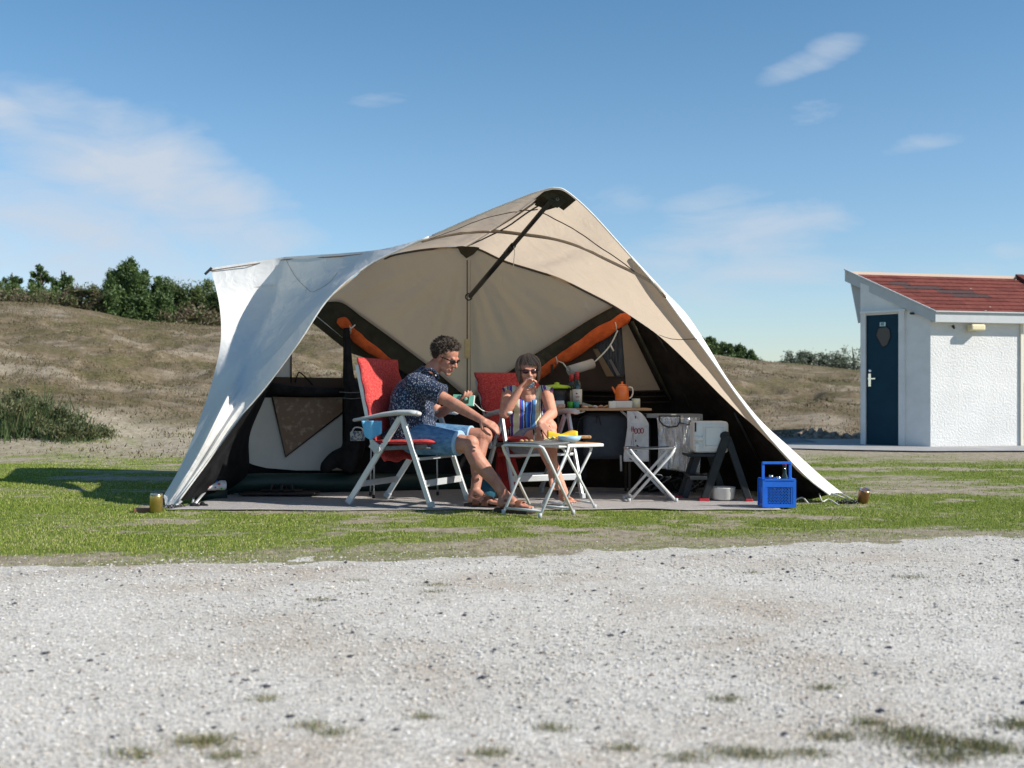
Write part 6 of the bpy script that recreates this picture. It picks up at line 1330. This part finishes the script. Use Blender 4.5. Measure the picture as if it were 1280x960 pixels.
def build_man():
    t = thing('person', 'man with curly hair, sunglasses, navy dashed shirt and denim shorts sitting leaning forward', 'man', P(512,545,8.1))
    hc = P(557,446.5,8.10); M = Matrix.Translation(hc)@Matrix.Rotation(R(-24),4,'Z')@Matrix.Rotation(R(27),4,'Y')@Matrix.Rotation(R(3),4,'X')
    s = .98
    sn, sf = P(517,479,7.95), P(524,482,8.32); en, ef = P(560,501,7.86), P(548,517,8.36); wn, wf = P(602,525,7.70), P(571,506,8.22)
    kn, kf = P(586,556,7.80), P(603,546,8.08); an, af = P(631,619,7.66), P(594,614,7.98); hn, hf = P(518,548,8.0), P(520,546,8.24)
    body = head_prims(M, s)
    body += [('cap', M@V(-.030*s,0,-.05*s), .052, P(535,468,8.12), .060), ('cap', P(535,468,8.12), .06, P(524,482,8.13), .09),
             ('cap', P(520,490,8.12), .12, P(513,530,8.12), .14), ('cap', sn, .055, P(540,491,7.90), .050), ('cap', P(540,491,7.90), .050, en, .043), ('cap', en, .042, en.lerp(wn,.28), .043), ('cap', en.lerp(wn,.28), .043, wn, .0265),
             ('cap', sf, .055, ef, .044), ('cap', ef, .042, wf, .027),
             ('cap', hn, .095, kn, .062), ('cap', hf, .095, kf, .062), ('ell', kn+V(.012,-.004,.004), (.060,.056,.064)), ('ell', kf+V(.012,0,.004), (.060,.056,.064)),
             ('cap', kn, .056, kn.lerp(an,.33)+V(-.016,0,-.006), .060), ('cap', kn.lerp(an,.33)+V(-.016,0,-.006), .060, kn.lerp(an,.72), .041), ('cap', kn.lerp(an,.72), .041, an, .034),
             ('cap', kf, .056, kf.lerp(af,.33)+V(-.02,0,-.006), .060), ('cap', kf.lerp(af,.33)+V(-.02,0,-.006), .060, kf.lerp(af,.72), .041), ('cap', kf.lerp(af,.72), .041, af, .034)]
    hdn = (P(622,535,7.64)-wn).normalized()
    body += [('cap', wn, .026, wn+hdn*.02, .024)] + hand_prims(wn, hdn, V(.0,.55,-1), 1, (.30,.45,.55,.65), 1.0, thumb_curl=.9)
    hdf = (P(582,498,8.17)-wf).normalized(); body += hand_prims(wf, hdf, V(.3,.3,1), 1, (.5,.5,.6,.7), .95, thumb_curl=1.0)
    gz = .022
    heelN, toeN = V(an.x-.045, 7.66, gz+.012), V(an.x+.185, 7.55, gz+.008); heelF, toeF = V(af.x-.05, 7.99, gz+.012), V(af.x+.19, 7.86, gz+.008)
    body += foot_prims(an, heelN, toeN) + foot_prims(af, heelF, toeF)
    organic('body', body, ['skin','lip'], t, .0050, 3, paint=[(M@V(.093*s,0,-.065*s), .017, 1)])
    # shirt
    sh = [('ell', P(517,497,8.13), (.150,.215,.15), (0,R(-14),R(-15))), ('ell', P(514,516,8.12), (.165,.205,.15), (0,R(-8),R(-15))), ('ell', P(516,534,8.11), (.165,.20,.12), (0,0,R(-15))),
          ('cap', P(509,500,8.02), .125, P(508,540,8.02), .120), ('cap', P(509,500,8.24), .125, P(508,540,8.24), .120), ('cap', P(521,480,8.02), .085, P(524,482,8.26), .085),
          ('cone', P(522,484,8.14), .115, P(538.5,464.5,8.12), .075), ('ell', P(497,546,8.12), (.12,.19,.05), (0,R(12),R(-15))),
          ('cap', sn, .074, P(530,485,7.92), .072), ('cone', P(520,480,7.95), .076, P(553,493.5,7.875), .073), ('cap', sf, .074, P(530,492,8.35), .07), ('cone', sf, .075, P(541,506,8.36), .068)]
    sm = shirt_mat(); MT['navyshirt'] = sm
    so = organic('shirt', sh, 'navyshirt', t, .0085, 6)
    mb = MB(); cpt = [P(527,468,8.05),P(532,462.5,8.02),P(539,462,8.03),P(545,467,8.06),P(548,474,8.10)]; mb.tube(cpt, [.016,.020,.020,.018,.010], 8, smoothpts=4, flat=.5); mb.tube([P(527,466,8.2),P(533,461,8.22),P(541,463,8.2),P(547,470,8.17)], [.015,.018,.018,.01], 8, smoothpts=4, flat=.5); mb.build('collar', 'navyshirt', so)
    mb = MB(); mb.ell(P(544.5,460.3+9,8.02), .006); mb.build('button', 'label', so)
    mb = MB(); c = P(553,493.5,7.875); ax = (P(553,493.5,7.875)-P(520,480,7.95)).normalized(); mb.lathe(c-ax*.012, [(.0745,0),(.0755,.012),(.071,.013)], 24, axis=ax); mb.build('cuff', 'navyshirt', so)
    # shorts
    ax1 = (kn-hn).normalized(); ax2 = (kf-hf).normalized(); e1 = P(574.5,554,7.83); e2 = P(590,547.5,8.12)
    so = organic('shorts', [('cap', hn, .112, hf, .112), ('cone', hn, .115, e1, .086), ('cone', hf, .115, e2, .086), ('ell', P(510,548,8.12), (.13,.17,.085)), ('cap', hn, .108, hn.lerp(e1,.5), .10), ('cap', hf, .108, hf.lerp(e2,.5), .10)], 'denim', t, .007, 4)
    for e, ax in ((e1,ax1),(e2,ax2)):
        mb = MB(); mb.lathe(e-ax*.016, [(.0865,0),(.0885,.004),(.0880,.016),(.082,.017)], 28, axis=ax); mb.build('hem', 'denim_hem', so)
    mb = MB(); mb.tube([P(530,541,7.92),P(550,547,7.83),P(568,553,7.75)], .003, 5); mb.build('side_seam', 'denim_hem', so)
    # hair
    def acc(d, r_):
        if d.z < -.55: return False
        if d.x > .30 and d.z < .40+.25*r_.random(): return False
        if d.x > -.15 and d.z < -.05: return False
        if d.x > .62 and d.z < .72: return False
        return True
    hp = []
    for (p, r_) in (((-.028,0,.062),(.088,.078,.076)),((-.06,0,.01),(.055,.070,.062)),((.010,0,.088),(.062,.060,.042))): hp.append(('ell', M@(V(*p)*s), tuple(k*s for k in r_), M.to_3x3()))
    ho = organic('hair', hp, 'hair_d', t, .006, 2)
    curls(M, s, 1300, acc, ho, ['hair_d','hair_m','hair_g'], 3, .0100, .045, .0026)
    glasses(M, s, t, 'glasses')
    # sandals
    for nm, h_, to in (('n',heelN,toeN),('f',heelF,toeF)):
        d = (to-h_).normalized(); sd = d.cross(V(0,0,1)).normalized(); z = V(0,0,-.006)
        prof = [(-.02,.026),(.0,.036),(.06,.037),(.13,.044),(.19,.050),(.235,.046),(.262,.026)]
        top = [h_+d*a+sd*w+z for a, w in prof]+[h_+d*a-sd*w+z for a, w in prof[::-1]]
        mb = MB(); mb.prism([p+V(0,0,-.022) for p in top], V(0,0,.024)); o = mb.build('sandal', 'sole', t, bevel=.003)
        mb = MB()
        for a, hgt, w in ((.085,.082,.040),(.16,.066,.047)):
            rows = []
            for b_ in np.linspace(-.028,.028,5): rows.append([h_+d*(a+b_)+sd*(w*math.cos(th))+V(0,0,hgt*math.sin(th)*(1-abs(b_)*3)-.01) for th in np.linspace(0,math.pi,14)])
            mb.grid(rows)
        mb.build('strap', 'leather', o, solid=.006)
    # booklet in his far hand and cable
    c = P(579,500.5,8.17); b = thing('booklet', 'small mint green booklet with a dark picture in the man\'s far hand', 'booklet', c)
    mm = Matrix.Translation(c)@Matrix.Rotation(R(-8),4,'Z')@Matrix.Rotation(R(2),4,'Y')@Matrix.Rotation(R(-24),4,'X')
    mb = MB(); mb.box((0,0,0), (.155,.012,.085), M=mm); mb.build('cover', 'mintbook', b, bevel=.002)
    mb = MB(); mb.box((.012,-.0075,.004), (.060,.003,.058), M=mm); mb.ell(mm@V(.02,-.008,.004), (.014,.004,.018), seg=10, rings=6, mi=1); mb.build('picture', ['olive','mintbook'], b)
    mb = MB(); mb.box((.0795,0,0), (.006,.010,.080), M=mm); mb.build('page_edge', 'pages', b)
    t2 = thing('white_cable', 'thin white cable running from the booklet to the woman\'s chair', 'cable', P(600,515,8.3)); mb = MB(); mb.tube([P(592,503,8.2),P(597,508,8.25),P(603,513,8.3),P(611,515,8.35),P(620,515,8.4)], .0035, 5, smoothpts=4); mb.build('cable', 'string', t2)
def build_woman():
    t = thing('person', 'woman with grey bob, sunglasses and striped blue top drinking from a glass, legs crossed', 'woman', P(662,548,8.6))
    hc = P(660.5,464,8.44); M = Matrix.Translation(hc)@Matrix.Rotation(R(-84),4,'Z')@Matrix.Rotation(R(4),4,'Y'); s = .93
    sR, sL = P(635,491,8.50), P(683,491,8.48); eR, eL = P(630.5,517,8.27), P(690,517,8.27); wR, wL = P(650,486,8.24), P(675,529,8.12)
    hR, hL = P(651,551,8.60), P(674,550,8.58); kL = P(686,534,8.22); aL = P(691,586,8.02); kR = P(676,548,8.16); aR = P(704,613,8.10)
    b = head_prims(M, s, True)
    b += [('cap', M@V(-.03*s,0,-.05*s), .043, P(660,486,8.53), .048), ('cap', P(645,494,8.54), .055, P(674,494,8.53), .055), ('cap', P(659,505,8.55), .115, P(661,540,8.60), .12), ('cap', P(660,486,8.53), .05, P(660,498,8.50), .08),
          ('cap', sR, .048, eR, .040), ('cap', eR, .040, eR.lerp(wR,.3), .039), ('cap', eR.lerp(wR,.3), .039, wR, .024), ('cap', sL, .048, eL, .041), ('cap', eL, .040, eL.lerp(wL,.3), .039), ('cap', eL.lerp(wL,.3), .039, wL, .024),
          ('cap', hR, .09, kR, .060), ('cap', hL, .09, kL, .060), ('ell', kL+V(0,-.01,.0), (.056,.058,.058)), ('cap', kL, .054, kL.lerp(aL,.3)+V(0,.015,0), .056), ('cap', kL.lerp(aL,.3)+V(0,.015,0), .056, aL, .032),
          ('cap', kR, .053, kR.lerp(aR,.35), .052), ('cap', kR.lerp(aR,.35), .052, aR, .031)]
    b += foot_prims(aR, V(aR.x-.01,8.15,.03), V(aR.x+.05,7.95,.028), .9)
    # hanging foot, toes down and towards the camera
    d = V(.10,-.80,-.62).normalized(); sd = V(1,0,0)
    b += [('cap', aL, .034, aL+V(0,.02,-.04), .030)]
    for sg in (-1,1): b.append(('cap', aL+V(0,0,-.03)+sd*sg*.010, .026, aL+V(0,0,-.03)+d*.12+sd*sg*.022, .018))
    for k in range(5): p = aL+V(0,0,-.03)+d*.135+sd*(-.032+.016*k); b.append(('cap', p, .009, p+d*.035, .0078))
    hd = (P(662,475,8.24)-wR).normalized(); b += hand_prims(wR, hd, V(.55,-.55,-.6), -1, (.75,.75,.8,.85), .90, thumb_curl=1.1)
    hd2 = (P(686,541,8.07)-wL).normalized(); b += hand_prims(wL, hd2, V(-.15,.9,-.35), -1, (.25,.25,.28,.3), .93, spread=1.5, thumb_curl=.2)
    organic('body', b, ['skin2','lip'], t, .0048, 3)
    MT['stripes'] = stripe_mat()
    so = organic('top', [('ell', P(659.5,505,8.54), (.145,.115,.12)), ('ell', P(660,523,8.53), (.140,.125,.12)), ('ell', P(660,540,8.58), (.158,.15,.085)), ('cap', P(643,496,8.53), .062, P(676,496,8.52), .062),
          ('ell', P(650,508,8.46), (.060,.06,.055)), ('ell', P(670,508,8.45), (.060,.06,.055)),
          ('cone', P(645,491,8.52), .062, P(630.5,493.5,8.49), .058), ('cone', P(674,491,8.51), .062, P(688.5,493.5,8.47), .058)], 'stripes', t, .007, 5)
    # V neckline: skin patch lies on the chest
    pts = [P(650,484,8.445),P(655,487,8.42),P(664,487,8.415),P(669.5,484,8.44),P(665,491,8.40),P(659,498,8.385),P(653,491,8.405)]
    mb = MB()
    mb = MB(); mb.lathe(P(630.8,493.5,8.49), [(.0575,0),(.059,.006),(.055,.008)], 22, axis=(-1,-.1,-.15)); trim = mat('purple_trim', (.06,.03,.22), .8); mb.build('sleeve_trim', trim, so); mb = MB(); mb.lathe(P(688.2,493.5,8.47), [(.0575,0),(.059,.006),(.055,.008)], 22, axis=(1,-.1,-.15)); mb.build('sleeve_trim', trim, so)
    o = organic('neckline', [('ell', P(660,488,8.468), (.052,.045,.062), (R(-18),0,0))], 'skin2', so, .005, 2)
    e1 = kL.lerp(hL,.42); e2 = kR.lerp(hR,.40)
    organic('shorts', [('cap', hR, .105, hL, .105), ('cone', hR, .105, e2, .088), ('cone', hL, .105, e1, .086), ('cap', hR, .10, hR.lerp(e2,.6), .092), ('cap', hL, .10, hL.lerp(e1,.6), .09)], 'greyshort', t, .007, 4)
    # bob hair
    hp = [('ell', M@(V(-.026,0,.056)*s), (.096*s,.086*s,.082*s), M.to_3x3()), ('ell', M@(V(-.050,0,-.02)*s), (.060*s,.086*s,.080*s), M.to_3x3())]
    for sg in (-1,1): hp.append(('ell', M@(V(.012,sg*.077,-.018)*s), (.034*s,.019*s,.074*s), M.to_3x3()))
    ho = organic('hair', hp, 'whair', t, .006, 2)
    rr = random.Random(9); mb = MB()
    for k in range(420):
        az = rr.uniform(-math.pi, math.pi)
        front = abs(az) < R(58)
        e = V(.015+rr.uniform(-.02,.02), rr.uniform(-.02,.02), .145)
        n_ = 9; pts = []; lift = rr.uniform(-.003,.014); zend = (.052+rr.uniform(-.014,.012)) if front else -.078+rr.uniform(-.03,.03)
        for i in range(n_):
            u = i/(n_-1); z = .143+(zend-.143)*u; 
            zc = min(max((z-.045)/.098, -1), 1)
            rad = math.sqrt(max(0, 1-zc*zc)) if z > .045 else 1-.22*((.045-z)/.13)**2+.04*math.sin(k*1.7+u*4)
            cx = -.020; rx, ry = (.098+lift), (.086+lift)
            a_ = az+.10*math.sin(u*3+k)+(.45*u if front else 0)
            pts.append(M@(V(cx+math.cos(a_)*rx*rad, math.sin(a_)*ry*rad, z)*s))
        mb.tube(pts, [.0035*s]*(n_-1)+[.001], 4, mi=rr.choices((0,1,2),(5,3,2))[0], caps=False)
    mb.build('hair_strands', ['whair','whair2','whair3'], ho)
    glasses(M, s, t, 'wglasses')
    c = P(664,482,8.27); g = thing('drinking_glass', 'blue tinted glass held at the woman\'s mouth', 'glass', c)
    ax = (P(662,474,8.36)-c).normalized(); mb = MB(); mb.lathe(c, [(.024,0),(.032,.075),(.029,.075),(.021,.006),(0,.006)], 20, axis=ax); mb.build('glass', 'blueglass', g)
def main():
    setup_mats(); setup_world(); build_ground(); build_gravel(); build_grass(); build_trees(); build_paths(); build_shed(); build_tent(); build_ground_things(); build_furniture(); build_man(); build_woman()
main()
